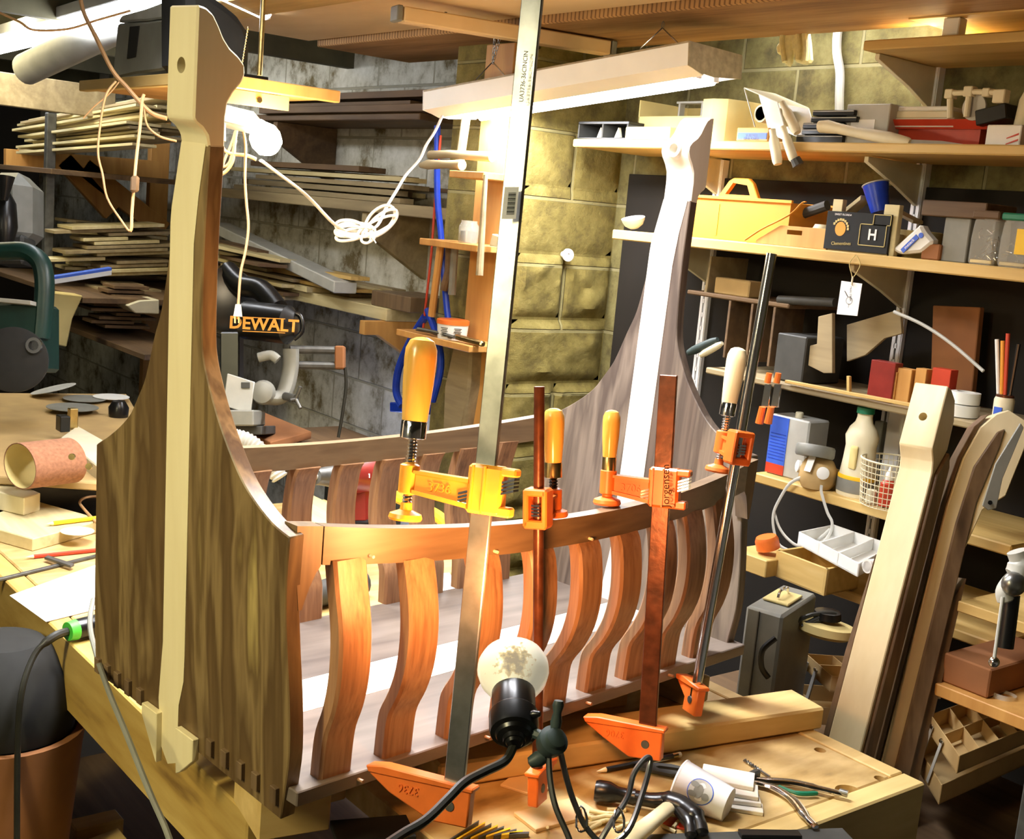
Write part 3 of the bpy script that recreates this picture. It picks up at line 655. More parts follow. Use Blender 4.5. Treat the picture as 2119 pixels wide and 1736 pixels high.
# hammer
hm = thing('claw_hammer', 'black claw hammer lying with its claw down to the right of the lamp stand', 'hammer', onb(1330, 1680))
p0 = onb(1233, 1636, BZ+.02); p1 = onb(1345, 1655, BZ+.02); d = (p1-p0).normalized(); s_ = V((-d.y, d.x, 0)); up_ = V((0, 0, 1))
B().lathe(p0-d*.002, d, [(0, 0), (.0145, .001), (.0165, .006), (.0165, .022), (.0115, .034), (.0105, .048), (.0125, .060)], 24).build('striking_face', M['black'], hm)
hb = B(); hb.tube(spline([p0+d*.055, p0+d*.085, p0+d*.105+up_*.004, p0+d*.13-s_*.010+up_*.004, p0+d*.152-s_*.034, p0+d*.160-s_*.062-up_*.008], 5), [.0125]*5+[.0135]*5+[.0165]*5+[.015]*5+[.010]*5+[.005], 14, flat=.8, fdir=up_)
hb.tube(spline([p0+d*.125-s_*.014, p0+d*.140-s_*.04-up_*.004, p0+d*.145-s_*.068-up_*.012], 5), [.012]*6+[.009]*4+[.004], 12, flat=.8, fdir=up_).build('claw_head', M['black'], hm)
h0 = p0+d*.11-s_*.012; h1 = onb(1240, 1790, BZ+.03)
B().tube([h0, h0.lerp(h1, .25), h0.lerp(h1, .5), h1], [.0115, .012, .014, .016], 14, flat=.8).build('wooden_handle', M['maple'], hm)
# paper cup on its side
cp0 = onb(1404, 1618, BZ+.033); cd = (onb(1478, 1652, BZ+.025)-cp0).normalized()
cup = thing('paper_cup', 'white paper cup with round blue bear emblem lying on its side', 'cup', cp0)
cb = B().lathe(cp0, cd, [(.0335, 0), (.0355, .001), (.0360, .003), (.0345, .005), (.026, .080), (.0255, .081), (.0, .079), (0, .076), (.025, .076), (.033, .003), (.0335, 0)], 36).build('cup_body', M['paper'], cup)
view = (CO-(cp0+cd*.045)).normalized(); nrm = (view-cd*view.dot(cd)).normalized(); tg = cd.cross(nrm)
def cupp(s, a_): # s along, a_ angle
    r = .0345-(s-.005)/.075*.0085+.0004
    return cp0+cd*s+(nrm*cos(a_)+tg*sin(a_))*r
def disc(rad, col, nm, off, sx=1, cx=0, cy=0):
    b = B(); ctr = b.bm.verts.new(cupp(.042+cx, cy)+nrm*off); ring = []
    for i in range(28):
        t = i*2*pi/28; ring.append(b.bm.verts.new(cupp(.042+cx+rad*cos(t)*sx, cy+rad*sin(t)/.030)+nrm*off))
    for i in range(28): b.bm.faces.new([ctr, ring[i], ring[(i+1) % 28]])
    return b.build(nm, M[col], cup)
disc(.0195, 'blue_l', 'emblem_ring', .0003); disc(.0182, 'lgray', 'emblem_field', .0006)
disc(.010, 'gray', 'emblem_bear', .0009, .7, -.003, 0); disc(.0055, 'gray', 'emblem_bear', .0009, 1, .009, .15)
for cy in (-.25, .2): disc(.004, 'gray', 'emblem_bear', .0009, 1.6, -.011, cy)
# stack of maple shims
for i, (x0, y0, x1, y1, wd, z, lab) in enumerate(((1500, 1668, 1578, 1680, .030, 0, 'lowest maple shim of the little stack beside the cup'), (1487, 1650, 1572, 1660, .034, .007, 'second maple shim up beside the cup, slotted end'), (1475, 1630, 1568, 1645, .042, .014, 'broad maple shim below the top one'), (1452, 1602, 1560, 1622, .052, .021, 'topmost white-lit maple shim of the stack behind the cup'))):
    slab(x0, y0, x1, y1, wd, .0065, 'maple_w', 'maple_shim', lab, 'shim', BZ+z)
# locking pliers
pl = thing('locking_pliers', 'chrome locking pliers spread open at the right of the bench', 'pliers', onb(1620, 1640))
def bp(l, z=.010): return spline([onb(x, y, BZ)+V((0, 0, z)) for x, y in l], 5)
B().tube(bp([(1552, 1622), (1590, 1628), (1640, 1632), (1690, 1643), (1740, 1655)]), [.006]*5+[.0075]*10+[.006]*5+[.0055], 8, flat=.7).build('upper_handle', M['chrome'], pl)
B().tube(bp([(1556, 1628), (1600, 1640), (1640, 1666), (1668, 1702), (1688, 1722)], .008), [.006]*5+[.007]*5+[.008]*5+[.006]*5+[.004], 8, flat=.7).build('lower_handle', M['chrome'], pl)
B().obox(onb(1558, 1620)+V((0, 0, .012)), CXv*.012, CYv*.006, V((0, 0, .009)), .003).build('serrated_jaw', M['steel_d'], pl)
B().tube([onb(1735, 1653)+V((0, 0, .012)), onb(1752, 1658)+V((0, 0, .012))], .0055, 12).build('adjusting_screw', M['steel'], pl)
B().tube(bp([(1610, 1636), (1650, 1650), (1690, 1650)], .007), [.003]*5+[.004]*5+[.003], 8).build('release_lever', M['green_c'], pl)
db_ = thing('drill_bit', 'twist drill bit lying behind the locking pliers', 'drill bit', onb(1565, 1595))
a = onb(1540, 1577)+V((0, 0, .004)); b_ = onb(1592, 1612)+V((0, 0, .004)); dd = (b_-a).normalized(); s1 = V((-dd.y, dd.x, 0))
dbm = B().tube([a, b_], .002, 8)
for ph in (0, pi): dbm.tube([a.lerp(b_, i/40)+(s1*cos(i*.8+ph)+V((0, 0, 1))*sin(i*.8+ph))*.0022 for i in range(26)], .0012, 5)
dbm.build('twist', M['steel'], db_)
# dowel pegs scattered
for i in range(14):
    px = 1228+random.random()*60; py = 1672+random.random()*38; a_ = random.random()*1.1+2.3; c = onb(px, py, BZ+.0035+.004*(i % 3)); dd = V((cos(a_), sin(a_), 0))
    one(B().tube([c-dd*.014, c+dd*.014], .0033, 10), 'dowel_peg', M['lumber'], 'short cut dowel peg in the scatter between lamp stand and hammer', 'dowel peg', 'cut dowel pegs beside the hammer')
for i, (px, py) in enumerate(((1370, 1690), (1412, 1672), (1398, 1706), (1384, 1715))):
    c = onb(px, py, BZ+.0035); dd = V((cos(i*1.3+1), sin(i*1.3+1), 0))
    one(B().tube([c-dd*.012, c+dd*.012], .003, 8), 'dowel_peg', M['lumber'], 'loose dowel peg under the hammer claw', 'dowel peg', 'dowel pegs under the claw')
slab(1372, 1700, 1460, 1716, .03, .003, 'red', 'red_wedge', 'flat red plastic piece poking out under the hammer claw', 'wedge')
slab(1330, 1748, 1760, 1733, .05, .002, 'dgray', 'steel_rule_plate', 'dark steel plate along the bottom edge of the photo', 'plate')
slab(1530, 1729, 1655, 1731, .018, .006, 'black', 'black_sleeve', 'black slotted sleeve on the steel plate near the bench edge', 'sleeve', BZ+.003)
# nib bundle of yellow-grey rods lower centre
for i in range(9):
    a = onb(925+i*16, 1750-i*2); b_ = onb(990+i*13, 1708+i*3); 
    one(B().beam(a+V((0, 0, .004)), b_+V((0, 0, .004)), (.004, .004, 0), (0, 0, .006)), 'folding_rule_leaf', M['yellow' if i % 2 else 'steel_d'], 'narrow yellow or grey strip in the fan at the bottom edge', 'strip', 'fan of yellow and grey strips')
# black tray lower left
tr = thing('sanding_block', 'black grit-covered plate at the bottom edge left of the orange clamp foot', 'plate', onb(760, 1720))
a = onb(690, 1735, BZ); b_ = onb(850, 1722, BZ); dd = (b_-a).normalized(); ss = V((-dd.y, dd.x, 0))
B().beam(a+V((0, 0, .006)), b_+V((0, 0, .006)), ss*.06, (0, 0, .010), .001).build('plate_body', M['black_m'], tr)
# clamp lamp: bulb, socket, joint, wire feet
lc = pD(1062, 1398, 1.40); sk = pD(1064, 1522, 1.33); ax = (lc-sk).normalized()
cla = thing('clamp_lamp', 'spring-clamp work lamp with scorched reflector bulb facing the cradle, in the foreground', 'lamp', sk)
g = solid('scorched_bulb', (.86, .80, .60), .25, 0, .05, 10, 0)
nt = g.node_tree; bs = nt.nodes['Principled BSDF']; tc = nt.nodes.new('ShaderNodeTexCoord')
n3 = nt.nodes.new('ShaderNodeTexNoise'); n3.inputs['Scale'].default_value = 150; n3.inputs['Detail'].default_value = 8; nt.links.new(tc.outputs['Object'], n3.inputs['Vector'])
dc = pD(1066, 1362, 1.362)-sk; vd = nt.nodes.new('ShaderNodeVectorMath'); vd.operation = 'DISTANCE'; nt.links.new(tc.outputs['Object'], vd.inputs[0]); vd.inputs[1].default_value = dc
mr = nt.nodes.new('ShaderNodeMapRange'); mr.inputs[1].default_value = .008; mr.inputs[2].default_value = .034; mr.inputs[3].default_value = .30; mr.inputs[4].default_value = -.16; nt.links.new(vd.outputs['Value'], mr.inputs[0])
ad = nt.nodes.new('ShaderNodeMath'); ad.operation = 'ADD'; nt.links.new(n3.outputs['Fac'], ad.inputs[0]); nt.links.new(mr.outputs[0], ad.inputs[1])
rr = ramp(nt, [(.50, (.92, .88, .74)), (.60, (.50, .36, .13)), (.75, (.16, .09, .02))]); nt.links.new(ad.outputs[0], rr.inputs[0]); nt.links.new(rr.outputs[0], bs.inputs['Base Color'])
bs.inputs['Emission Color'].default_value = (1, .9, .65, 1); bs.inputs['Emission Strength'].default_value = .18
M['burnt'] = g
bl = B(); bl.lathe(lc-ax*.052, ax, [(.015, 0), (.016, .012), (.020, .022), (.030, .034), (.038, .046), (.0412, .058), (.0405, .068), (.036, .078), (.026, .086), (.012, .0905), (0, .0915)], 32)
bulb = bl.build('reflector_bulb', M['burnt'], cla)
B().lathe(lc-ax*.058, ax, [(.0165, 0), (.0175, .002), (.0175, .018), (.016, .02)], 24).build('bulb_collar', M['steel'], cla)
so = B().lathe(sk-ax*.012, ax, [(0, 0), (.008, 0), (.010, .003), (.012, .003), (.013, .008), (.019, .010), (.021, .014), (.026, .016), (.0275, .022), (.0275, .040), (.0245, .044), (.0245, .072), (.022, .078), (.016, .080)], 32)
so.build('socket', M['black'], cla)
B().obox(pD(1022, 1498, 1.345), RT*.004, UP*.003, FW*.01, .001).build('screw_tab', M['steel'], cla)
B().lathe(pD(1100, 1478, 1.33), (RT*.8-FW*.3+UP*.1), [(0, 0), (.004, 0), (.005, .003), (.003, .010), (0, .011)], 12).build('thumb_switch', M['black'], cla)
jc = pD(1143, 1532, 1.32)
B().lathe(jc-FW*.004+RT*.0, (-FW*.6+RT*.35+UP*.5), [(0, -.018), (.012, -.016), (.015, -.010), (.0165, 0), (.0165, .004), (.012, .006), (.011, .011), (.006, .013), (0, .013)], 24).build('swivel_joint', M['aqua'], cla)
B().tube([sk+ax*.006+RT*.018, jc], .006, 8).build('bracket', M['aqua'], cla)
B().lathe(jc+UP*.010+RT*.003, UP+RT*.12, [(0, 0), (.005, 0), (.0065, .010), (.0045, .020), (.0065, .028), (.005, .033), (0, .034)], 14).build('wing_screw', M['aqua'], cla)
B().lathe(jc-UP*.016-RT*.006, RT*-.8+UP*-.35, [(0, 0), (.007, .002), (.009, .010), (.006, .020), (0, .022)], 12).build('wing_nut', M['aqua'], cla)
for l in ([(1135, 1548, 1.32), (1138, 1610, 1.31), (1150, 1670, 1.30), (1178, 1736, 1.29), (1190, 1790, 1.28)], [(1158, 1548, 1.33), (1172, 1610, 1.33), (1190, 1665, 1.33), (1215, 1715, 1.34), (1255, 1748, 1.35), (1300, 1718, 1.37), (1330, 1640, 1.40), (1345, 1580, 1.42), (1338, 1568, 1.42), (1312, 1600, 1.41), (1298, 1650, 1.40), (1262, 1706, 1.38), (1230, 1760, 1.37)]):
    B().tube(spline(cordpath(l), 6), .0034, 8).build('wire_leg', M['steel'], cla)
for px, py, d_ in ((1203, 1698, 1.335), (1280, 1700, 1.37)):
    c = pD(px, py, d_); B().tube([c+UP*.014*cos(t)+RT*.006*sin(t)+FW*.006*cos(2*t) for t in [j*pi/5 for j in range(10)]], .0014, 6, True).build('wire_clip', M['chrome'], cla)
one(B().tube(spline(cordpath([(1062, 1545, 1.325), (1045, 1575, 1.31), (1000, 1598, 1.29), (960, 1620, 1.27), (925, 1655, 1.25), (880, 1698, 1.22), (830, 1728, 1.2), (760, 1775, 1.15)]), 6), .0052, 8), 'lamp_cord', M['cord_b'], 'black twisted cord sweeping from the work lamp to the bottom edge', 'cord')
# ---------------------------------------------------------------- right wall shelving
def span(x0, x1, yt, zb, X, pyb=None):
    """box dimensions of something whose front face spans px x0..x1, top at py yt, standing on zb at plane X"""
    xm = (x0+x1)/2
    def yat(px, z):     # room Y where column px meets height z on plane X
        r0 = pX(px, 0, X); r1 = pX(px, 1736, X); t = (z-r0.z)/(r1.z-r0.z)
        for _ in range(6):
            q = pX(px, 1736*t, X); t += (z-q.z)/(r1.z-r0.z)
        return pX(px, 1736*t, X).y
    zt = pX(xm, yt, X).z; zm = (zt+zb)/2
    return yat(x1, zm), yat(x0, zm), zt
def sbox(name, mat, label, cat, x0, x1, yt, zb, X, dep, bev=.003, group=None, par=None):
    ya, yb, zt = span(x0, x1, yt, zb, X)
    b = B().box(X, X+dep, ya, yb, zb, max(zt, zb+.003), bev)
    if par is not None: return b.build(name, M[mat], par)
    return one(b, name, M[mat], label, cat, group)
S0, S1, S2, S3 = 2.20, 1.977, 1.728, 1.160
XF = 2.385
def shelf(label, x0, ztop, X=XF, y_end=.6, th=.022, mat='pine_y', py=None, xb=WX-.001):
    y1 = pX(x0, py, X).y
    return one(B().box(X, xb, y_end, y1, ztop-th, ztop, .003), 'wall_shelf', M[mat], label, 'shelf')
shelf('topmost long bracketed shelf on the right wall, near the ceiling light', 1787, 2.205, X=2.385, py=83)
shelf('upper wall shelf holding the trowel, black drawers and cardboard box', 1186, S1, py=283)
shelf('middle wall shelf holding the orange tote, fruit crate and nail jars', 1266, S2, py=485, th=.027)
shelf('dark low-lying shelf just under the hanging tag with dividers', 1420, 1.585, X=2.46, py=612, th=.012, mat='lumber_d', y_end=2.0)
shelf('shelf holding tape rolls, brush jar and red scraps', 1462, 1.395, X=2.40, py=745, th=.016, mat='lumber_g')
shelf('shelf holding the white jug, respirator and wire basket', 1560, S3, py=972, th=.024, y_end=1.28)
shelf('shelf edge under the wooden drawer tray, behind the leaning posts', 1610, .965, X=2.33, py=1190, th=.022, y_end=1.25)
bh_ = thing('stored_board', 'bright board lying above the topmost bracketed shelf on a white block', 'board', (2.5, 1.5, 2.245))
ya = pX(1877, 50, 2.40).y; B().box(2.40, 2.66, .7, ya, 2.247, 2.268, .002).build('board', M['pine_y'], bh_); yq = pX(1960, 65, 2.40).y
B().box(2.41, 2.44, yq-.02, yq+.02, 2.206, 2.246, .002).build('spacer_block', M['white'], bh_)
one(B().box(WX-.012, WX-.0005, .6, 2.86, .3, 1.90, .002), 'shade_sheet', M['shade_brown'], 'near-black sheet standing in for deep shade behind the right wall shelves', 'board')  # added sheet: the shade behind the shelves is put into its colour
# slotted standards with brackets
def standard(label, px, py, z0, z1, br):
    y = pX(px, py, WX-.03).y
    t = thing('shelf_standard', label, 'shelf bracket', (WX-.02, y, z0))
    b = B().box(WX-.025, WX-.001, y-.014, y-.009, z0, z1).box(WX-.025, WX-.001, y+.009, y+.014, z0, z1).box(WX-.028, WX-.022, y-.012, y-.003, z0, z1).box(WX-.028, WX-.022, y+.003, y+.012, z0, z1)
    z = z0+.02
    while z < z1: b.box(WX-.028, WX-.022, y-.005, y+.005, z, z+.012); z += .04
    b.build('slotted_rail', M['enamel'], t)
    for zz, xx in br:
        B().prism([V((WX-.028, y-.006, zz-.001)), V((xx, y-.006, zz-.001)), V((xx, y-.006, zz-.014)), V((WX-.12, y-.006, zz-.06)), V((WX-.028, y-.006, zz-.10))], (0, .012, 0), .001).build('bracket', M['cream'], t)
standard('slotted white shelf standard rising past the fruit crate to the top shelf', 1910, 300, 1.0, 2.20, ((2.183, 2.43), (1.952, 2.44), (1.70, 2.44)))
standard('slotted shelf standard hidden behind the far post of the cradle', 1480, 400, 1.0, 1.95, ((1.952, 2.44), (1.70, 2.44)))
one(B().tube(spline([pX(x, y, WX-.02) for x, y in ((1741, 30), (1733, 70), (1732, 110), (1738, 150), (1737, 205), (1737, 300))], 5), .012, 10), 'conduit', M['lgray'], 'bent grey conduit running down the right wall above the black drawers', 'pipe')
# rag on the tube light
rg_ = B().prism([pX(x, y, 2.49) for x, y in ((1612, 56), (1666, 50), (1672, 90), (1675, 128), (1658, 133), (1642, 127), (1637, 98), (1632, 134), (1623, 138), (1617, 112), (1606, 113), (1603, 96), (1612, 84))], (.022, 0, 0), .006)
for l in ([(1622, 60), (1618, 90), (1624, 128)], [(1650, 56), (1655, 95), (1652, 124)], [(1664, 56), (1668, 100), (1666, 126)]): rg_.tube(spline([pX(x, y, 2.488) for x, y in l], 4), .007, 8)
one(rg_, 'hanging_rag', M['rope'], 'bright yellowed rag hanging below the tube light at upper right', 'rag')

# --- S1 contents
rk = thing('tool_rack', 'small black rack with pale plane parts at the far left end of the upper shelf', 'rack', (2.42, 2.7, S1))
ya, yb, zt = span(1196, 1300, 245, S1, 2.41)
for z in (S1, S1+.045): B().box(2.41, 2.60, ya, yb, z, z+.008, .001).build('tray', M['black'], rk)
for y in (ya+.004, (ya+yb)/2, yb-.004): B().box(2.41, 2.60, y-.003, y+.003, S1+.008, S1+.045).build('side_wall', M['dgray'], rk)
for y in ((ya*.7+yb*.3), (ya*.35+yb*.65)): B().prism([V((2.43, y-.01, S1+.009)), V((2.43, y+.012, S1+.009)), V((2.43, y-.002, S1+.038))], (.01, 0, 0)).build('pale_wedge', M['cream'], rk)
sbox('wood_block', 'card_y', 'yellow block lying in front of the cardboard box on the upper shelf', 'wood block', 1293, 1385, 262, S1, 2.395, .07)
cb_ = thing('cardboard_box', 'open yellowed cardboard box with round front on the upper shelf behind the far post', 'box', (2.5, 2.4, S1))
ya, yb, zt = span(1320, 1525, 205, S1, 2.47); 
B().box(2.47, 2.475, ya+(yb-ya)*.28, yb, S1, zt-.045, .001).box(2.66, 2.67, ya, yb, S1, zt).box(2.47, 2.67, yb-.004, yb, S1, zt).box(2.47, 2.67, ya+.03, yb, S1, S1+.004).build('carton', M['card_y'], cb_)
arc = [V((2.475+.09*(1-cos(t)), ya+.055-.055*sin(t)-.0, S1)) for t in [k*pi/10 for k in range(11)]]
b = B(); ar2 = [V((2.43+.04*k/10, ya+.06-.05*sin(k*pi/12), S1)) for k in range(11)]
b.prism([V((2.43, ya+.09, S1)), V((2.425, ya+.05, S1)), V((2.44, ya+.01, S1)), V((2.50, ya-.01, S1)), V((2.60, ya-.005, S1)), V((2.60, ya+.002, S1)), V((2.50, ya-.002, S1)), V((2.447, ya+.015, S1)), V((2.432, ya+.052, S1)), V((2.437, ya+.09, S1))], V((0, 0, zt-S1-.006)), .001)
b.build('curled_flap', M['card_y'], cb_)
ya, yb, zt = span(1390, 1440, 212, S1+.005, 2.52)
cd2 = thing('plane_iron', 'pale bent metal fitting standing in the open cardboard box', 'fitting', (2.55, (ya+yb)/2, S1+.005))
B().box(2.54, 2.56, ya, ya+.006, S1+.005, zt).box(2.54, 2.56, yb-.006, yb, S1+.005, zt).box(2.54, 2.57, ya-.02, yb+.01, zt, zt+.006, .001).build('bracket', M['lgray'], cd2)
wl = thing('wooden_knife_box', 'orange wooden box with a torn blue label lying on the upper shelf edge', 'box', (2.4, 2.0, S1))
ya, yb, zt = span(1524, 1590, 264, S1, 2.39); B().box(2.39, 2.45, ya, yb, S1, zt, .002).build('box_body', M['pine_o'], wl)
wlb = B().box(2.3885, 2.3899, ya+.004, yb-.006, S1+.006, S1+(zt-S1)*.62).build('blue_label', M['blue_l'], wl)
text('SURPASS', 'label_text', .010, (2.3883, (ya+yb)/2, S1+(zt-S1)*.42), (0, -1, 0), (0, 0, 1), M['black'], wlb, .0002)
text('LINE KNIFE', 'label_text', .010, (2.3883, (ya+yb)/2, S1+(zt-S1)*.2), (0, -1, 0), (0, 0, 1), M['black'], wlb, .0002)
# tilted white carton with a pipe end
wc = thing('white_carton', 'tilted white carton with a pipe end inside, propped on the wooden knife box', 'box', pX(1590, 262, 2.42))
e0 = pX(1562, 262, 2.40); ux = V((0, -1, 0)); ut = (pX(1540, 182, 2.40)-e0).normalized(); un = V((1, 0, 0)); 
wd = (pX(1640, 262, 2.40)-e0).length; hg_ = (pX(1540, 182, 2.40)-e0).length
R_ = ux*.93-V((0, 0, 1))*.30; R_.normalize()
for a0, a1, mm in ((0, .012, 0), (.45, 1, 0)):
    B().obox(e0+R_*wd*(a0+a1)/2+ut*hg_/2, R_*wd*(a1-a0)/2, ut*hg_/2, un*.002).build('front_panel', M['white'], wc)
B().obox(e0+R_*wd/2+ut*hg_+un*.06, R_*wd/2, ut*.002, un*.06).build('top_panel', M['cream'], wc)
B().obox(e0+R_*wd/2+un*.12+ut*hg_/2, R_*wd/2, ut*hg_/2, un*.002).build('back_panel', M['white'], wc)
B().lathe(e0+R_*wd*.28+ut*hg_*.45+un*.005, un, [(.017, 0), (.0215, 0), (.0215, .10), (.017, .10), (.017, 0)], 24).build('pipe_end', M['cream'], wc)
hc = thing('caulking_handles', 'pair of cream handles dangling over the edge of the upper shelf', 'tool', pX(1600, 290, 2.37))
for l, r in (([(1598, 268), (1603, 300), (1610, 340)], .011), ([(1620, 262), (1632, 300), (1643, 332)], .010), ([(1618, 212), (1633, 240), (1650, 275)], .010)):
    B().tube(spline([pX(x, y, 2.365) for x, y in l], 4), [r*.75]*3+[r*1.15]*5+[r*.9], 12).build('handle', M['cream'], hc)
B().tube([pX(1645, 328, 2.36), pX(1652, 342, 2.365)], [.012, .014], 10).build('dark_tip', M['dgray'], hc)
# black drawers
for k, (x0, x1, yt, zb) in enumerate(((1648, 1745, 258, .0), (1660, 1745, 243, .022), (1662, 1748, 229, .036), (1679, 1775, 217, .051), (1683, 1770, 201, .066))):
    ya, yb, zt = span(x0, x1, yt, S1+zb, 2.43); hgt = .0135 if k else .021
    bd = thing('black_case', ('lowest', 'second lowest', 'middle', 'second highest', 'topmost')[k]+' black plastic case of the stack on the upper shelf', 'case', (2.45, (ya+yb)/2, S1+zb))
    B().box(2.43, 2.54, ya, yb, S1+zb+.0003, S1+zb+hgt, .0015).build('case_body', M['black'], bd)
    B().box(2.4285, 2.43, ya+.002, yb-.002, S1+zb+hgt-.004, S1+zb+hgt-.002).build('lid_seam', M['lgray'], bd)
gb = thing('grey_carton', 'grey carton with a white label behind the trowel handle', 'box', (2.45, 1.9, S1))
ya, yb, zt = span(1748, 1838, 215, S1, 2.44); B().box(2.44, 2.52, ya, yb, S1, zt, .002).build('carton', M['lgray'], gb)
B().box(2.4385, 2.4399, ya+(yb-ya)*.3, yb-(yb-ya)*.15, S1+.03, S1+.058).build('white_label', M['paper'], gb)
# trowel
tw = thing('trowel', 'pale wooden-handled trowel or saw lying along the edge of the upper shelf', 'trowel', pX(1780, 300, 2.40))
B().tube([pX(x, y, 2.40) for x, y in ((1693, 264), (1697, 262), (1712, 262), (1735, 266), (1770, 274), (1800, 279), (1840, 286), (1878, 295), (1884, 296))], [.006, .014, .0155, .0125, .0115, .0135, .0145, .012, .008], 16).build('handle', M['cream'], tw)
a = pX(1880, 294, 2.40); b_ = pX(2020, 303, 2.43)
B().prism([a+V((0, 0, -.004)), a+V((0, 0, .006)), a.lerp(b_, .45)+V((.01, 0, .008)), b_+V((0, 0, .001)), b_+V((0, 0, -.001))], V((.03, 0, 0)), .0006).build('blade', M['lgray'], tw)
# trays, books, metal vise, carton
rt = B(); ya, yb, zt = span(1838, 2040, 262, S1+.012, 2.47); rt.box(2.47, 2.62, ya, yb, S1+.040, S1+.0435, .001); rt.prism([V((2.455, ya-.01, S1+.060)), V((2.455, yb+.01, S1+.060)), V((2.47, yb, S1+.040)), V((2.47, ya, S1+.040))], (.0025, 0, 0)); rt.box(2.48, 2.60, ya+.02, yb-.02, S1, S1+.04)
one(rt, 'red_tray', M['red'], 'shallow red tray under the stack of white cartons on the upper shelf', 'tray')
for k, (x0, x1, yt, z) in enumerate(((1843, 1975, 240, .0440), (1845, 1965, 225, .0645), (1850, 1962, 215, .0805))):
    ya, yb, zt = span(x0, x1, yt, S1+z, 2.465); one(B().box(2.465+.003*k, 2.60, ya, yb, S1+z, S1+z+(.020, .0155, .010)[k], .002), 'flat_box', M[('white', 'cream', 'white')[k]], ('lowest white box on the red tray', 'middle cream box of the three stacked on the red tray', 'top white box of the three stacked on the red tray')[k], 'box')
vs_ = thing('metal_jig', 'cream-painted metal clamping jig lying on the white cartons', 'jig', pX(2020, 230, 2.44))
for l, r in (([(1965, 193), (1990, 192), (2020, 190), (2080, 192)], .006), ([(1966, 205), (1966, 245)], .007), ([(2005, 200), (2000, 242)], .007)):
    B().tube([pX(x, y, 2.44) for x, y in l], r, 10).build('rod', M['cream'], vs_)
for px, py, w_ in ((1968, 195, .010), (2008, 190, .011), (2072, 200, .014), (2045, 192, .009)):
    B().obox(pX(px, py, 2.445), V((.012, 0, 0)), V((0, w_, 0)), V((0, 0, w_)), .002).build('casting', M['cream'], vs_)
q = pX(2015, 222, 2.45); B().lathe(q, (1, 0, 0), [(0, 0), (.028, 0), (.028, .006), (0, .006)], 24).build('disc', M['lgray'], vs_)
B().obox(pX(2065, 240, 2.47), V((.03, 0, 0)), V((0, .035, -.008)), V((0, .004, .016)), .002).build('dark_base', M['black'], vs_)
wr = thing('pill_carton', 'white carton with red stripes at the right end of the upper shelf', 'box', (2.43, 1.6, S1))
ya, yb, zt = span(2040, 2112, 258, S1, 2.41); B().box(2.41, 2.46, ya, yb, S1, zt, .002).build('carton', M['white'], wr)
for k in range(2): B().prism([V((2.4085, ya+.004+.0*k, S1+.010+.012*k)), V((2.4085, ya+.030, S1+.002+.012*k)), V((2.4085, ya+.030, S1+.004+.012*k)), V((2.4085, ya+.004, S1+.014+.012*k))], (.001, 0, 0)).build('red_stripe', M['red'], wr)
vz = B(); q = pX(2122, 262, 2.47); q.z = S1+.0; vz.lathe(q, (0, 0, 1), [(0, 0), (.018, 0), (.022, .02), (.024, .05), (.020, .10), (.012, .12), (.012, .13), (0, .13)], 20)
one(vz, 'cream_bottle', M['cream'], 'cream bottle cut by the right edge of the photo on the upper shelf', 'bottle')
# --- S2 contents
tt = thing('tote_caddy', 'orange plastic tote caddy with a moulded carry handle on the middle shelf', 'tote', (2.45, 2.1, S2))
ya, yb, zt = span(1418, 1632, 408, S2, 2.40); 
tb = B()
for s0, s1_, x0, x1 in ((0, 1, 2.40, 2.404), (0, 1, 2.60, 2.604)): tb.box(x0, x1, ya, yb, S2, zt-.006)
tb.box(2.40, 2.604, ya, ya+.004, S2, zt-.006).box(2.40, 2.604, yb-.004, yb, S2, zt-.006).box(2.40, 2.604, ya, yb, S2, S2+.004)
tb.box(2.394, 2.402, ya-.006, yb+.006, zt-.008, zt, .001).box(2.602, 2.61, ya-.006, yb+.006, zt-.008, zt, .001)
tb.box(2.3985, 2.4, ya+(yb-ya)*.66, ya+(yb-ya)*.68, S2+.01, zt-.02)
tb.build('bin', M['tote'], tt)
hx = 2.50; h0 = pX(1478, 418, hx); h1 = pX(1572, 418, hx); hzt = pX(1520, 368, hx).z; yc = (h0.y+h1.y)/2; hw = abs(h0.y-h1.y)/2
hn = B().prism([V((hx, yc+hw, zt-.01)), V((hx, yc-hw, zt-.01)), V((hx, yc-hw*.62, hzt-.012)), V((hx, yc-hw*.4, hzt)), V((hx, yc+hw*.25, hzt)), V((hx, yc+hw*.45, hzt-.008))], (.014, 0, 0), .002)
hn.cut(B().prism([V((hx-.02, yc+hw*.55, zt+.010)), V((hx-.02, yc-hw*.55, zt+.010)), V((hx-.02, yc-hw*.38, hzt-.018)), V((hx-.02, yc+hw*.25, hzt-.013))], (.06, 0, 0)))
hn.build('carry_handle', M['tote'], tt)
pt = thing('handled_tray', 'cream-brown tray with a slot handle and odds and ends, left of the fruit crate', 'tray', (2.42, 1.9, S2))
ya, yb, zt = span(1566, 1712, 468, S2, 2.392); yl = span(1612, 1712, 468, S2, 2.392)[1]
pp = B().prism([V((2.392, ya, S2)), V((2.392, yb, S2)), V((2.392, yb, S2+.008)), V((2.392, yl, zt)), V((2.392, ya, zt))], (.006, 0, 0), .001)
yh = span(1627, 1658, 480, S2, 2.392); zh = pX(1643, 481, 2.392).z
pp.cut(B().box(2.38, 2.41, yh[0], yh[1], zh-.0055, zh+.0055, .0)); pp.box(2.392, 2.50, ya, ya+.005, S2, zt).box(2.40, 2.50, ya, yb, S2, S2+.004)
pp.build('tray_body', M['pine_o'], pt)
one(B().tube(spline([pX(x, y, 2.385) for x, y in ((1542, 497), (1575, 475), (1615, 455), (1640, 440), (1660, 420), (1668, 418))], 5), .0035, 8, flat=.5), 'orange_strap', M['tote'], 'orange strap looping out of the handled tray', 'strap')
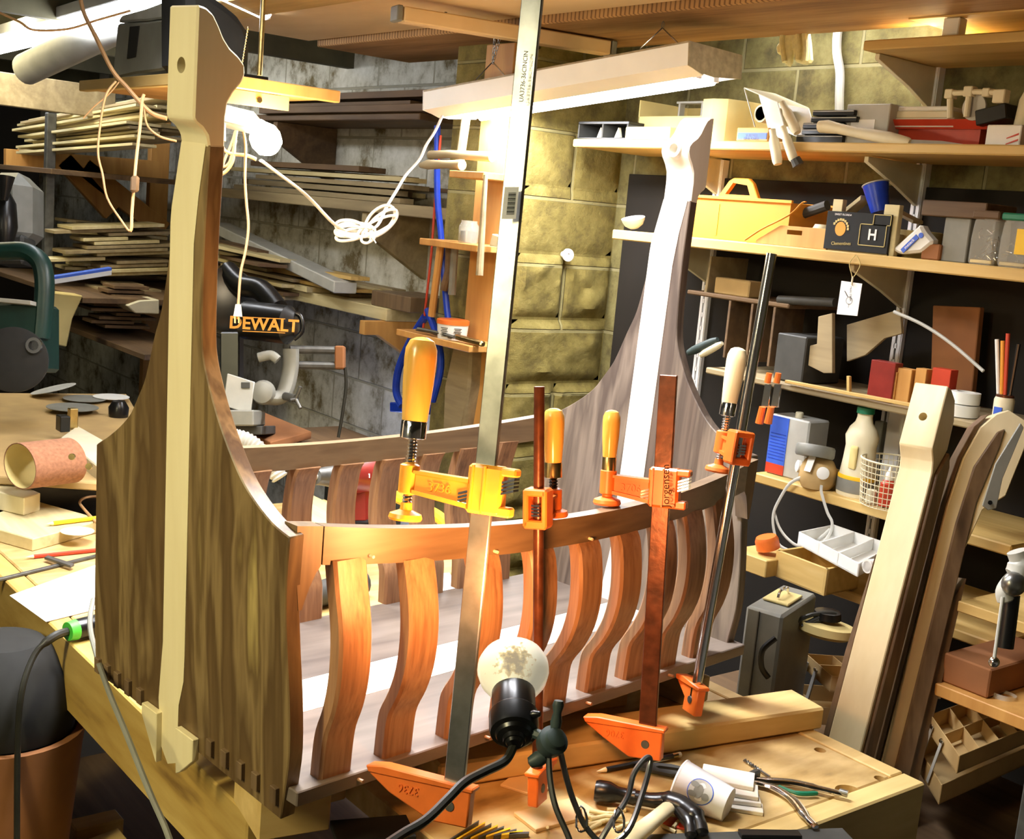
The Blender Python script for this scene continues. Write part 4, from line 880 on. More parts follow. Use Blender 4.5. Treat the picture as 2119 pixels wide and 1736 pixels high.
one(B().tube([pX(1640, 450, 2.46), pX(1712, 425, 2.46)], .013, 10), 'black_tube', M['dgray'], 'dark tube lying across the handled tray', 'tube')
q = pX(1705, 470, 2.45); q.z = S2+.004
one(B().lathe(q, (0, 0, 1), [(0, 0), (.024, 0), (.027, .045), (.022, .055), (.020, .055), (.024, .044), (.022, .004), (0, .004)], 20), 'plastic_tub', M['cream'], 'cloudy tub standing in the handled tray', 'tub')
cr_ = thing('fruit_crate', 'wooden fruit crate with a black printed end panel showing an orange and an H', 'crate', (2.4, 1.7, S2))
ya, yb, zt = span(1708, 1840, 438, S2, 2.388); zl = zt
epn = B().box(2.388, 2.394, ya, yb, S2+.003, zl-.002, .0006).build('end_panel', M['black_m'], cr_)
def onp(u, v): return V((2.3875, yb+(ya-yb)*u, S2+.003+(zl-S2-.005)*v))
b = B(); c0 = onp(.24, .55); ring = [c0+V((0, .0150*cos(t), .0165*sin(t))) for t in [k*pi/12 for k in range(24)]]; b.prism(ring, (.0008, 0, 0)); b.build('printed_orange', M['tote'], epn)
b = B()
for t0 in range(9):
    t = 2.6-t0*.32; b.obox(c0+V((0, -cos(t)*.0215*1.0, sin(t)*.0215)), V((.0004, 0, 0)), V((0, .0028, 0)), V((0, 0, .0028)))
b.build('printed_letters', M['card_y'], epn)
for (u0, v0, u1, v1) in ((.55, .18, .95, .72), (.74, .72, 1.0, .98)):
    p = B(); t_ = .0009
    for (a0, b0, a1, b1) in ((u0, v0, u1, v0), (u0, v1, u1, v1), (u0, v0, u0, v1), (u1, v0, u1, v1)):
        A, D = onp(a0, b0), onp(a1, b1); p.box(2.387, 2.3878, min(A.y, D.y)-t_, max(A.y, D.y)+t_, min(A.z, D.z)-t_, max(A.z, D.z)+t_)
    p.build('printed_frame', M['card_y'], epn)
text('H', 'printed_letter', .034, onp(.75, .45), (0, -1, 0), (0, 0, 1), M['paper'], epn, .0005, .0008)
text('Clementines', 'printed_word', .011, onp(.28, .17), (0, -1, .06), (0, 0, 1), M['card_y'], epn, .0003)
text('SWEET FLORIDA', 'printed_word', .0065, onp(.26, .92), (0, -1, 0), (0, 0, 1), M['paper'], epn, .0003)
for (x0, x1, yt) in ((1718, 1738, 412), (1824, 1855, 423)):
    a_, b2, z2 = span(x0, x1, yt, S2, 2.396); B().box(2.396, 2.412, a_, b2, S2, z2, .001).build('corner_post', M['lumber'], cr_)
B().box(2.396, 2.56, ya, ya+.004, S2, S2+.05).box(2.396, 2.56, yb-.004, yb, S2, S2+.05).box(2.396, 2.56, ya, yb, S2, S2+.004).build('crate_body', M['lumber'], cr_)
cu = thing('blue_cup', 'translucent blue plastic cup tilted in the fruit crate', 'cup', pX(1815, 430, 2.45))
c0 = pX(1822, 440, 2.45); c1 = pX(1812, 382, 2.45); dd = (c1-c0).normalized(); L = (c1-c0).length
B().lathe(c0, dd, [(0, 0), (.021, 0), (.030, L), (.0285, L), (.0195, .003), (0, .003)], 28).build('cup_body', M['blue'], cu)
B().lathe(c0+dd*(L-.001), dd, [(.0302, 0), (.0315, .001), (.0315, .003), (.0285, .0035), (.0285, .001)], 28).build('rim', M['lgray'], cu)
one(B().beam(pX(1755, 440, 2.45), pX(1792, 410, 2.45), V((.04, 0, 0)), V((0, 0, .012)), .001), 'pale_block', M['lumber'], 'pale wedge of wood leaning in the fruit crate beside the blue cup', 'wood block')
one(B().beam(pX(1855, 437, 2.47), pX(1900, 460, 2.47), V((.04, 0, 0)), V((0, 0, .008)), .001), 'grey_lath', M['lumber_g'], 'grey slat sloping down behind the white bag', 'strip')
q = pX(1895, 500, 2.5); q.z = S2
one(B().lathe(q, (0, 0, 1), [(0, 0), (.055, 0), (.058, .06), (.054, .062), (0, .055)], 24), 'cream_tub', M['card_y'], 'wide yellowish tub behind the white bag', 'tub')
bg = thing('plastic_bag', 'white plastic bag with a blue printed band leaning on the middle shelf', 'bag', pX(1885, 520, 2.40))
P_ = [pX(x, y, 2.395) for x, y in ((1845, 516), (1905, 462), (1912, 478), (1932, 500), (1905, 522), (1860, 526))]
B().prism(P_, (.03, 0, 0), .006).build('bag_body', M['white'], bg)
a = pX(1868, 522, 2.392); b_ = pX(1900, 491, 2.392); dd = (b_-a).normalized(); up_ = V((1, 0, 0)).cross(dd)
if up_.z < 0: up_ = -up_
bnd = B().obox((a+b_)/2+up_*.003, dd*(b_-a).length/2, up_*.0055, V((.001, 0, 0))).build('blue_band', M['blue_l'], bg)
text('mesack', 'printed_word', .010, (a+b_)/2+up_*.003+V((-.0015, 0, 0)), dd, up_, M['paper'], bnd, .0003)
B().lathe(pX(1906, 487, 2.393), (-1, 0, 0), [(0, 0), (.006, 0), (.006, .001), (0, .001)], 16).build('round_logo', M['blue_l'], bg)
sbox('small_block', 'card_r', 'small brown block beside the white bag', 'wood block', 1906, 1944, 504, S2, 2.40, .03)
st = thing('wood_lidded_box', 'dark square box under an overhanging old wooden lid, left of the nail jars', 'box', (2.45, 1.6, S2))
ya, yb, zt = span(1950, 2003, 450, S2, 2.41); B().box(2.41, 2.50, ya, yb, S2, zt, .002).build('box_body', M['gray'], st)
y2, y3, z3 = span(1913, 2046, 417, zt, 2.41); B().box(2.40, 2.52, y2, y3, zt+.0, z3, .002).build('wooden_lid', M['lumber_d'], st)
def jar(label, x0, x1, yl, yt, X, lid, lab=None):
    ya, yb, zt = span(x0, x1, yl, S2, X); zl = pX((x0+x1)/2, yt, X).z
    t = thing('nail_jar', label, 'jar', (X+.04, (ya+yb)/2, S2)); w_ = yb-ya
    b = B(); o = []
    for z_, s_ in ((0, .92), (.006, 1), (.6, 1), (.92, .94), (1, .90)):
        zz = S2+(zt-S2)*z_ if z_ != .006 else S2+.006
        o.append([b.bm.verts.new(V((X+w_/2+dx*w_/2*s_, (ya+yb)/2+dy*w_/2*s_, zz))) for dx, dy in ((-1, -.8), (-.8, -1), (.8, -1), (1, -.8), (1, .8), (.8, 1), (-.8, 1), (-1, .8))])
    for A, D in zip(o, o[1:]):
        for k in range(8): b.bm.faces.new([A[k], A[(k+1) % 8], D[(k+1) % 8], D[k]])
    b.bm.faces.new(o[0]); bmesh.ops.recalc_face_normals(b.bm, faces=b.bm.faces[:])
    b.build('jar_body', M['glass'], t)
    B().box(X-.002, X+w_+.002, ya-.001, yb+.001, zt, zl, .003).build('lid', M[lid], t)
    nb_ = B()
    for k in range(46):
        c = V((X+w_*random.uniform(.12, .88), ya+w_*random.uniform(.14, .86), S2+.006+random.random()**1.6*(zt-S2)*.7)); d = V((random.uniform(-.6, .6), random.uniform(-.8, .8), random.uniform(-1, 1)*.9)).normalized()
        hl = .012; nb_.tube([c-d*hl*.6, c+d*hl*.6], .0012, 5)
    o = nb_.build('nails', M['chrome'], t); o['kind'] = 'stuff'
    B().box(X+.004, X+w_-.004, ya+.004, yb-.004, S2+.002, S2+.012, .002).build('nail_heap', M['brass'], t)
    if lab:
        a_, b2, z2 = span(lab[0], lab[1], lab[2], lab[3], X); B().box(X-.0015, X-.0003, a_, b2, pX(lab[0], lab[4], X).z, z2).build('yellow_label', M['yellow'], t)
jar('square clear jar of nails with a brown lid on the middle shelf', 2006, 2060, 452, 435, 2.40, 'lumber_d')
jar('square clear jar of nails with a green lid and yellow label', 2066, 2130, 456, 441, 2.40, 'green_c', (2100, 2128, 474, S2, 526))
q = pX(1312, 478, 2.45); q.z = S2+.008
one(B().lathe(q, (-.3, 0, 1), [(0, 0), (.012, 0), (.026, .010), (.032, .022), (.034, .030), (.031, .030), (.022, .012), (0, .006)], 24), 'metal_bowl', M['lgray'], 'small dull metal bowl at the left end of the middle shelf', 'bowl')
# tag on a wire
tg_ = thing('hanging_tag', 'white paper tag hanging by a beaded wire from the middle shelf edge', 'tag', pX(1758, 615, 2.378))
P_ = [pX(x, y, 2.375) for x, y in ((1741, 581), (1784, 587), (1774, 654), (1731, 650))]
B().prism(P_, (.0015, 0, 0), .0004).build('tag_card', M['paper'], tg_)
B().tube(spline([pX(x, y, 2.377) for x, y in ((1770, 528), (1758, 545), (1762, 566), (1765, 574), (1775, 560), (1780, 545), (1772, 528))], 4), .0012, 6).build('wire_loop', M['card_y'], tg_)
B().tube([pX(1765, 572, 2.375), pX(1762, 590, 2.373)], .0022, 6).build('bead', M['cream'], tg_)
c = pX(1757, 622, 2.3735); B().tube([c+V((0, .0085*cos(t), .0085*sin(t))) for t in [k*pi/10 for k in range(20)]], .0005, 4, True).tube([pX(1748, 602, 2.3735), pX(1754, 614, 2.3735)], .0009, 4).tube([pX(1757, 628, 2.3735), pX(1755, 637, 2.3735)], .0004, 4).build('drawn_circle', M['black'], tg_)
text('TRAIL CREEK', 'printed_text', .006, pX(1760, 608, 2.3736), (0, -.15, -1), (0, -1, .15), M['black'], tg_, .0001)
# --- small parts shelves under S2
sbox('patterned_carton', 'card', 'small orange carton printed with three motifs on the divider shelf', 'box', 1478, 1550, 577, 1.585, 2.47, .05)
one(B().prism([pX(1470, 530, 2.47), pX(1473, 530, 2.47), pX(1462, 606, 2.47), pX(1456, 606, 2.47)], (.15, 0, 0), .001), 'partition_board', M['lumber_g'], 'thin upright board beside the patterned carton', 'board')
one(B().tube([pX(1612, 620, 2.47), pX(1728, 626, 2.47)], .011, 14), 'grey_rod', M['dgray'], 'dark round rod lying at the right end of the divider shelf', 'rod')
for k, px in enumerate((1513, 1560, 1607)):
    y = pX(px, 640, 2.47).y; one(B().box(2.462, 2.58, y-.004, y+.004, 1.42, 1.572, .001), 'divider', M['lumber_d'], ('left', 'middle', 'right')[k]+' upright divider under the dark shelf', 'divider')
for l, m_, r, lab in (([(1425, 730), (1485, 702)], 'aqua', .012, 'green-black tool handle lying left on the tape-roll shelf'), ([(1450, 735), (1495, 710)], 'cream', .010, 'cream turned tool handle beside the green-black one')):
    one(B().tube(spline([pX(x, y, 2.41) for x, y in l], 4), [r*.7, r, r, r*.9, r*.5], 12), 'chisel', M[m_], lab, 'tool handle')
sbox('dark_case', 'dgray', 'dark square case under the dividers', 'case', 1604, 1664, 692, 1.397, 2.43, .15)
b = B().prism([pX(x, y, 2.44) for x, y in ((1693, 655), (1722, 648), (1722, 772), (1704, 772), (1672, 756), (1676, 715), (1690, 712))], (.012, 0, 0), .001)
one(b, 'stepped_board', M['lumber_g'], 'stepped grey-green board standing on the tape-roll shelf', 'board')
one(B().prism([pX(x, y, 2.50) for x, y in ((1752, 672), (1862, 640), (1866, 690), (1830, 700), (1790, 735), (1752, 748))], (.01, 0, 0), .001), 'grey_sheet', M['lumber_g'], 'angled grey-green sheet leaning behind the red scraps', 'sheet')
for k, (x0, x1, yt, m_, lab) in enumerate(((1798, 1848, 747, 'red_d', 'dark red box among the scraps'), (1836, 1852, 768, 'pine_o', 'tiny upright wood scrap beside the red box'), (1850, 1882, 762, 'pine_o', 'bent wood scrap right of the red box'), (1890, 1912, 762, 'pine_o', 'small square wood scrap left of the red handle'), (1924, 1962, 762, 'red', 'bright red handle lying left of the tape rolls'))):
    sbox('scrap', m_, lab, 'scrap', x0, x1, yt, 1.396, 2.42+.006*k, .03, .001)
b = B().prism([pX(x, y, 2.60) for x, y in ((1930, 632), (2028, 636), (2010, 818), (1985, 812), (1925, 795))], (.02, 0, 0), .002)
one(b, 'orange_board', M['card_r'], 'dim orange-brown panel leaning at the back behind the curved rod', 'panel')
one(B().tube(spline([pX(x, y, 2.42) for x, y in ((1850, 645), (1910, 672), (1970, 712), (2035, 768))], 5), .004, 8), 'curved_rod', M['lgray'], 'curved silver rod arching over the tape-roll shelf', 'rod')
for k, (x0, x1, yt, z, lab) in enumerate(((1964, 2030, 785, 1.396, 'wider lower white tape roll'), (1973, 2029, 768, 1.424, 'smaller white tape roll on top of the wider one'))):
    q = pX((x0+x1)/2, 800, 2.45); r = abs(pX(x0, 800, 2.42).y-pX(x1, 800, 2.42).y)/2
    one(B().lathe((2.45, q.y, z), (0, 0, 1), [(r*.6, 0), (r, .001), (r, .026), (r*.6, .027), (r*.6, 0)], 28), 'tape_roll', M['white'], lab, 'tape roll')
bj = thing('brush_jar', 'rusty-rimmed glue jar holding brushes at the right end of the tape-roll shelf', 'jar', pX(2080, 820, 2.42))
q = pX(2080, 820, 2.43); q.z = 1.396
B().lathe(q, (0, 0, 1), [(0, 0), (.020, 0), (.021, .055), (.018, .062), (.016, .062), (.018, .052), (.018, .004), (0, .004)], 20).build('jar_body', M['cream'], bj)
B().obox(q+V((-.0205, 0, .028)), V((.001, 0, 0)), V((0, .009, 0)), V((0, 0, .012))).build('blue_label', M['blue_l'], bj)
B().lathe(q+V((0, 0, .060)), (0, 0, 1), [(.017, 0), (.0185, .001), (.0185, .005), (.017, .006)], 20).build('rusty_rim', M['rust'], bj)
for dx, top_, m_ in ((-.012, (2063, 702), 'white'), (-.004, (2075, 705), 'tote'), (.004, (2086, 690), 'red'), (.012, (2108, 712), 'black')):
    p = pX(*top_, 2.43); B().tube([q+V((0, -dx*.8, .03)), p], [.0035, .0045], 8).build('brush_handle', M[m_], bj)
rail = thing('slatted_rail', 'thin yellow rail hanging beneath the tape-roll shelf', 'rail', pX(1750, 810, 2.39))
B().beam(pX(1627, 789, 2.392), pX(1907, 842, 2.392), V((.012, 0, 0)), V((0, 0, .008)), .001).build('rail_bar', M['pine_y'], rail)
B().beam(pX(1757, 812, 2.393), pX(1757, 778, 2.393), V((.010, 0, 0)), V((0, .008, 0)), .001).build('hanger_block', M['pine_y'], rail)
# spring clamps
scl = thing('spring_clamps', 'pair of spring clamps with orange grips hanging on the rail end', 'clamp', pX(1595, 825, 2.375))
for dx in (0, 20):
    B().tube([pX(1592+dx*.95, 772, 2.375), pX(1588+dx*.95, 792, 2.375)], [.0075, .0085], 10).build('orange_grip', M['orange'], scl)
    B().prism([pX(x+dx, y, 2.38) for x, y in ((1582, 795), (1596, 795), (1590, 843), (1574, 843))], (.006, 0, 0), .001).build('steel_jaw', M['chrome'], scl)
    B().tube([pX(1578+dx*.9, 842, 2.375), pX(1571+dx*.9, 876, 2.375)], [.0085, .0105], 10).build('orange_grip', M['orange'], scl)
# --- S3 contents
cn = thing('solvent_can', 'rectangular metal can with blue and red label, next to the respirator', 'can', (2.45, 2.0, S3))
ya, yb, zt = span(1590, 1668, 862, S3, 2.42); ym = span(1590, 1627, 862, S3, 2.42)[0]
B().box(2.42, 2.50, ya, yb, S3, zt, .004).build('can_body', M['lgray'], cn)
B().box(2.4185, 2.4202, ym, yb-.001, S3+.028, zt-.004).build('blue_label', M['blue_l'], cn)
B().box(2.4183, 2.4202, ym, yb-.001, S3+.003, S3+.028).build('red_label', M['red'], cn)
B().lathe((2.445, ya+(yb-ya)*.45, zt), (0, 0, 1), [(0, 0), (.010, 0), (.010, .012), (.008, .014), (0, .014)], 18).build('cap', M['cream'], cn)
b = B()
for k in range(9): b.box(2.4180, 2.4186, ym+.004, yb-.005, S3+.04+k*.008, S3+.0415+k*.008)
b.build('label_print', M['blue'], cn)
rs = thing('respirator', 'tan half-mask respirator with grey round filter on the jug shelf', 'respirator', pX(1690, 1000, 2.40))
q = pX(1690, 1000, 2.41); q.z = S3+.001
B().lathe(q, (0, 0, 1), [(0, 0), (.036, 0), (.046, .018), (.045, .046), (.034, .066), (.018, .078), (0, .080)], 24).build('face_piece', M['card'], rs)
B().lathe(q+V((-.014, .006, .088)), (.2, .1, 1), [(0, -.014), (.044, -.014), (.047, -.009), (.047, .009), (.044, .014), (0, .014)], 28).build('filter', M['gray'], rs)
for dy, dx in ((.038, -.022), (-.034, -.026)): B().lathe(q+V((dx, dy, .044)), (-1, dy*20, .1), [(0, 0), (.015, 0), (.015, .008), (.011, .010), (0, .010)], 20).build('valve', M['white'], rs)
B().obox(q+V((-.044, -.006, .062)), V((.002, 0, .003)), V((0, .010, 0)), V((.006, 0, .016)), .001).build('badge', M['white'], rs)
B().tube(spline([pX(x, y, 2.37) for x, y in ((1665, 985), (1635, 1000), (1612, 1035), (1600, 1065), (1602, 1100), (1615, 1130), (1650, 1142), (1690, 1132), (1715, 1108), (1722, 1082), (1712, 1060), (1700, 1020), (1700, 1004))], 4), .0042, 8, flat=.35, fdir=(1, 0, 0)).build('strap', M['lgray'], rs)
B().tube(spline([pX(x, y, 2.375) for x, y in ((1602, 1058), (1612, 1090), (1630, 1115), (1655, 1130), (1690, 1118), (1718, 1095))], 4), .004, 8, flat=.35, fdir=(1, 0, 0)).build('strap', M['lgray'], rs)
jg = thing('plastic_jug', 'cream plastic jug with green cap and moulded grip on the jug shelf', 'jug', pX(1770, 1010, 2.42))
q = pX(1770, 1010, 2.44); q.z = S3; ztp = pX(1790, 855, 2.44).z; H = ztp-S3
b = B(); b.lathe(q, (0, 0, 1), [(0, 0), (.046, 0), (.048, .006), (.046, .20*H), (.040, .45*H), (.038, .6*H), (.042, .72*H), (.034, .82*H), (.022, .89*H), (.019, .95*H), (.019, H), (0, H)], 32)
b.bm.transform(Matrix.Translation(q) @ Matrix.Diagonal((.8, 1, 1, 1)) @ Matrix.Translation(-q)); b.build('jug_body', M['cream'], jg)
B().lathe(q+V((0, 0, H)), (0, 0, 1), [(0, 0), (.0205, 0), (.0205, .014), (.017, .016), (.006, .016), (.005, .030), (.003, .034), (0, .034)], 22).build('cap', M['green_c'], jg)
b = B().lathe(q+V((0, 0, .01)), (0, 0, 1), [(.0485, .0), (.0487, .001), (.0478, .030), (.0475, .031)], 32); b.bm.transform(Matrix.Translation(q) @ Matrix.Diagonal((.8, 1, 1, 1)) @ Matrix.Translation(-q)); b.build('label_band', M['gray'], jg)
b = B().lathe(q+V((0, 0, .041)), (0, 0, 1), [(.0478, .0), (.0480, .001), (.0473, .008), (.0470, .009)], 32); b.bm.transform(Matrix.Translation(q) @ Matrix.Diagonal((.8, 1, 1, 1)) @ Matrix.Translation(-q)); b.build('yellow_band', M['yellow'], jg)
B().obox(q+V((-.0335, -.006, H*.48)), V((.003, 0, .003)), V((0, .010, 0)), V((0, 0, H*.13)), .002).build('grip_recess', M['card_y'], jg)
# wire basket
wbk = thing('wire_basket', 'round cream wire mesh basket on the jug shelf', 'basket', pX(1840, 1050, 2.39))
q = pX(1845, 1050, 2.43); q.z = S3; r0 = .072; r1 = .082; hb_ = .105
mesh_ = B()
for k in range(9): mesh_.tube([q+V((cos(t), sin(t), 0))*(r0+(r1-r0)*k/8)+V((0, 0, .003+hb_*k/8)) for t in [j*pi/18 for j in range(36)]], .0022 if k == 8 else .0010, 5, True)
for j in range(44):
    t = j*2*pi/44; c_ = V((cos(t), sin(t), 0)); mesh_.tube([q+c_*r0+V((0, 0, .003)), q+c_*r1+V((0, 0, .003+hb_))], .0010, 5)
for j in range(-6, 7):
    y = j*.011; x = math.sqrt(max(0, r0*r0-y*y)); mesh_.tube([q+V((-x, y, .003)), q+V((x, y, .003))], .001, 4)
mesh_.build('wire_mesh', M['cream'], wbk)
rb = thing('glue_bottle', 'small red-labelled bottle with white tip inside the wire basket', 'bottle', q+V((-.02, -.01, .005)))
q2 = q+V((-.025, .0, .0045))
B().lathe(q2, (0, 0, 1), [(0, 0), (.017, 0), (.018, .004), (.018, .052), (.010, .062), (0, .062)], 20).build('bottle_body', M['red'], rb)
B().lathe(q2+V((0, 0, .06)), (0, 0, 1), [(0, 0), (.011, 0), (.011, .010), (.005, .022), (.002, .032), (0, .032)], 16).build('nozzle', M['white'], rb)
one(B().box(q.x+.01, q.x+.035, q.y-.055, q.y-.02, S3+.0045, S3+.135, .003), 'oil_can', M['card_y'], 'tall yellowish can standing at the back of the wire basket', 'can')
one(B().lathe(q+V((-.035, .035, .0045)), (0, 0, 1), [(0, 0), (.012, 0), (.012, .03), (0, .032)], 16), 'bottle_cap', M['cream'], 'small cream cap lying in the wire basket left of the red bottle', 'cap')
one(B().lathe(q+V((-.03, -.042, .0045)), (0, 0, 1), [(0, 0), (.012, 0), (.012, .025), (0, .027)], 16), 'bottle_cap', M['white'], 'small white cap in the wire basket right of the red bottle', 'cap')
sbox('hanging_holder', 'white', 'pale rectangular bottle standing in the dark between jug and leaning posts', 'bottle', 1828, 1862, 843, S3, 2.60, .03, .004)
one(B().box(2.60, 2.62, pX(1815, 900, 2.6).y-.012, pX(1815, 900, 2.6).y+.012, S3, S3+.16, .002), 'metal_holder', M['gray'], 'narrow slotted metal holder behind the jug', 'holder')
# --- lower things
X4 = 2.34; S4 = .967
wt = thing('divided_tray', 'white plastic divided tray under the hanging respirator strap', 'tray', (2.34, 1.8, 1.03))
def plate4(p, h, m_, nm, par, t=.003):   # ring walls of an open tray through 4 rim points
    b = B(); n = len(p)
    for i in range(n):
        a, c = p[i], p[(i+1) % n]; d = (c-a); s_ = V((-d.y, d.x, 0)).normalized()*t
        b.prism([a, c, c+s_, a+s_], V((0, 0, -h)), .0006)
    b.prism([q_-V((0, 0, h)) for q_ in p], V((0, 0, .003)))
    return b.build(nm, M[m_], par)
z_ = S4+.105; P_ = [pZ(1653, 1100, z_), pZ(1778, 1166, z_), pZ(1850, 1128, z_), pZ(1725, 1085, z_)]
plate4(P_, .03, 'white', 'tray_shell', wt)
for f_ in (.36, .68):
    a = P_[0].lerp(P_[1], f_); c = P_[3].lerp(P_[2], f_); B().beam(a-V((0, 0, .013)), c-V((0, 0, .013)), (P_[1]-P_[0]).normalized()*.003, (0, 0, .025)).build('partition', M['white'], wt)
wd_ = thing('wooden_tray', 'open wooden drawer box sticking out below the white divided tray', 'drawer', (2.3, 1.8, S4))
z_ = S4+.064; P_ = [pZ(1607, 1136, z_), pZ(1714, 1176, z_), pZ(1775, 1170, z_), pZ(1690, 1128, z_)]
P_ = [pZ(1607, 1138, z_), pZ(1712, 1178, z_), pZ(1782, 1164, z_), pZ(1680, 1128, z_)]
plate4(P_, .062, 'pine_y', 'drawer_box', wd_, .008)
pv = thing('pipe_stub', 'short white pipe pointing at the camera right of the wooden drawer', 'pipe', pX(1795, 1172, 2.25))
c = pX(1794, 1172, 2.22); B().lathe(c, (1, -.15, 0), [(.0115, 0), (.0150, 0), (.0150, .09), (.0115, .09), (.0115, 0)], 24).build('pipe_wall', M['white'], pv)
one(B().obox(c+V((.08, -.03, .0)), V((.05, 0, 0)), V((0, .03, 0)), V((0, 0, .022)), .004), 'dark_box', M['dgray'], 'dark carton with blue corner behind the pipe stub', 'box')
mg = thing('paint_cap', 'orange round cap poking out left of the wooden drawer', 'cap', pX(1592, 1120, 2.2))
q = pX(1590, 1135, 2.25); B().lathe(q, V((-.2, .15, .8)), [(0, 0), (.028, 0), (.028, .022), (.024, .030), (0, .032)], 24).build('cap_body', M['orange'], mg)
one(B().box(2.2, 2.33, q.y-.04, q.y+.07, q.z-.055, q.z-.014, .002), 'small_wooden_box', M['pine_y'], 'small wooden box under the orange cap', 'box')
# grey tool case and jug, trays, sander pad on a low platform
one(B().box(1.80, 2.50, .9, 2.0, .60, .62, .002), 'low_platform', M['lumber_d'], 'low plywood platform behind the bench carrying the grey tool case', 'platform')
gc = thing('tool_case', 'grey metal tool case standing on end behind the far corner of the cradle', 'case', pD(1600, 1400, 2.6))
a = pZ(1527, 1400, .62); f0 = pD(1545, 1245, 2.55); f1 = pD(1620, 1275, 2.50); f2 = pD(1690, 1235, 2.68); f3 = f0+(f2-f1)
zt = (f0.z+f1.z+f2.z)/3
pts = [V((f.x, f.y, zt)) for f in (f0, f1, f2, f3)]
B().prism(pts, V((0, 0, .621-zt)), .006).build('case_body', M['gray'], gc)
ce = (pts[0]+pts[2])/2; e1 = (pts[1]-pts[0]).normalized(); e2 = (pts[2]-pts[1]).normalized()
B().obox(ce+V((0, 0, .004)), e1*.03, e2*.045, V((0, 0, .003)), .002).build('yellow_lid_plate', M['card_y'], gc)
B().tube(spline([ce+e2*-.03+V((0, 0, .010)), ce+e2*-.02+V((0, 0, .022)), ce+e2*.02+V((0, 0, .022)), ce+e2*.03+V((0, 0, .010))], 5), .003, 8).build('latch_handle', M['chrome'], gc)
B().obox(pts[0].lerp(pts[1], .38)+V((0, 0, (.621-zt)/2))-e2*.002, e1*.0012, e2*.002, V((0, 0, (zt-.63)/2))).build('seam', M['steel_d'], gc)
bk = thing('black_canister', 'black canister with a curved handle in front of the grey tool case', 'canister', pD(1650, 1390, 2.45))
q = pD(1652, 1420, 2.42); q.z = .621
B().lathe(q, (0, 0, 1), [(0, 0), (.052, 0), (.055, .02), (.055, .12), (.035, .15), (0, .155)], 28).build('canister_body', M['black'], bk)
B().tube(spline([pD(x, y, 2.36) for x, y in ((1605, 1320), (1578, 1345), (1576, 1380), (1590, 1402))], 5), .006, 8).build('handle', M['black'], bk)
sp = thing('buffing_pad', 'pale woolly buffing pad lying on its side behind the canister', 'pad', pD(1710, 1305, 2.6))
B().lathe(pD(1708, 1312, 2.62), (.1, .0, 1), [(0, 0), (.05, -.002), (.062, .006), (.060, .022), (.03, .026), (0, .026)], 28).build('wool_pad', M['card_y'], sp)
B().lathe(pD(1708, 1305, 2.62)+V((0, 0, .028)), (0, 0, 1), [(0, 0), (.03, 0), (.028, .015), (0, .018)], 20).build('backing_hub', M['black'], sp)
one(B().tube(spline([pD(x, y, 2.6) for x, y in ((1640, 1290), (1680, 1272), (1730, 1270), (1700, 1282), (1660, 1295), (1700, 1275))], 4), .005, 8), 'black_cable', M['cord_b'], 'black cable heaped over the buffing pad', 'cable')
def canti(label, o, ex, ey, n, m_='card'):
    t = thing('cantilever_tray', label, 'tool tray', o); w_, l_ = ex.length, ey.length; eu = ex.normalized(); ev = ey.normalized()
    P_ = [o, o+ex, o+ex+ey, o+ey]; plate4(P_, .035, m_, 'tray', t, .002)
    for k in range(1, n): B().beam(o+ey*k/n-V((0, 0, .016)), o+ey*k/n+ex-V((0, 0, .016)), ev*.002, (0, 0, .03)).build('partition', M[m_], t)
    B().beam(o+ex*.5-V((0, 0, .013)), o+ex*.5+ey-V((0, 0, .013)), eu*.002, (0, 0, .026)).build('partition', M[m_], t)
    lo = o-V((0, 0, .09))-ex*.35
    P2 = [lo, lo+ex, lo+ex+ey, lo+ey]; plate4(P2, .04, m_, 'lower_tray', t, .002)
    for k in (.15, .5): B().beam(o+ex*k-V((0, 0, .012))-ev*.004, lo+ex*(k+.1)-V((0, 0, .03))-ev*.004, eu*.014, ev*.003, .0005).build('link_arm', M['lgray'], t)
    for k in (.15, .5): B().lathe(o+ex*k-V((0, 0, .012))-ev*.006, -ev, [(0, 0), (.005, 0), (.004, .003), (0, .004)], 12).build('rivet', M['chrome'], t)
    return t
o = pD(1668, 1352, 2.75); canti('tan cantilever tool tray half hidden behind the leaning posts', o, (lambda v: V((v.x, v.y, 0)))(pD(1722, 1395, 2.62)-o), V((.20, -.14, 0)), 4)
o = pD(1925, 1478, 2.45); canti('tan cantilever tool tray in the dark right of the leaning posts', o, (lambda v: V((v.x, v.y, 0)))(pD(1995, 1500, 2.25)-o), (lambda v: V((v.x, v.y, 0)))(pD(2080, 1440, 2.65)-o)*1.2, 5)
q = pD(2068, 1480, 2.40)
one(B().lathe(q, (.1, 0, 1), [(0, 0), (.020, 0), (.024, .045), (.022, .045), (.018, .003), (0, .003)], 24), 'clear_cup', M['glass'], 'cloudy plastic cup standing on the right cantilever tray', 'cup')
# spare cradle posts leaning against the shelves
def post(label, pxt, pxb, dt, db, wdir, mats):
    top_ = pD(*pxt, dt); bot = pD(*pxb, db); v = (top_-bot).normalized()
    k = (bot.z-.626)/v.z; bot = bot-v*k; L = (top_-bot).length
    # wdir: across the front (u), d: away from camera
    u = (V(wdir)-v*V(wdir).dot(v)).normalized(); d = v.cross(u); 
    if d.dot(FW) < 0: d = -d
    t = thing('spare_post', label, 'post', bot)
    P = lambda a, b_, c: bot+u*a+v*b_+d*c
    return t, P, L
t, P, L = post('maple and walnut cradle post leaning right of the bench, head block with dark hole', (1935, 802), (1742, 1545), 2.45, 2.35, RT*.78-FW*.62, 0)
w_ = .068
prof = [(-.022, L), (-.022, L-.128), (-.016, L-.134), (.0, L-.150), (.008, L-.170), (.008, 0), (.046, 0), (.048, L-.20), (.052, L-.10), (.05, L-.05), (.03, L-.016), (.0, L)]
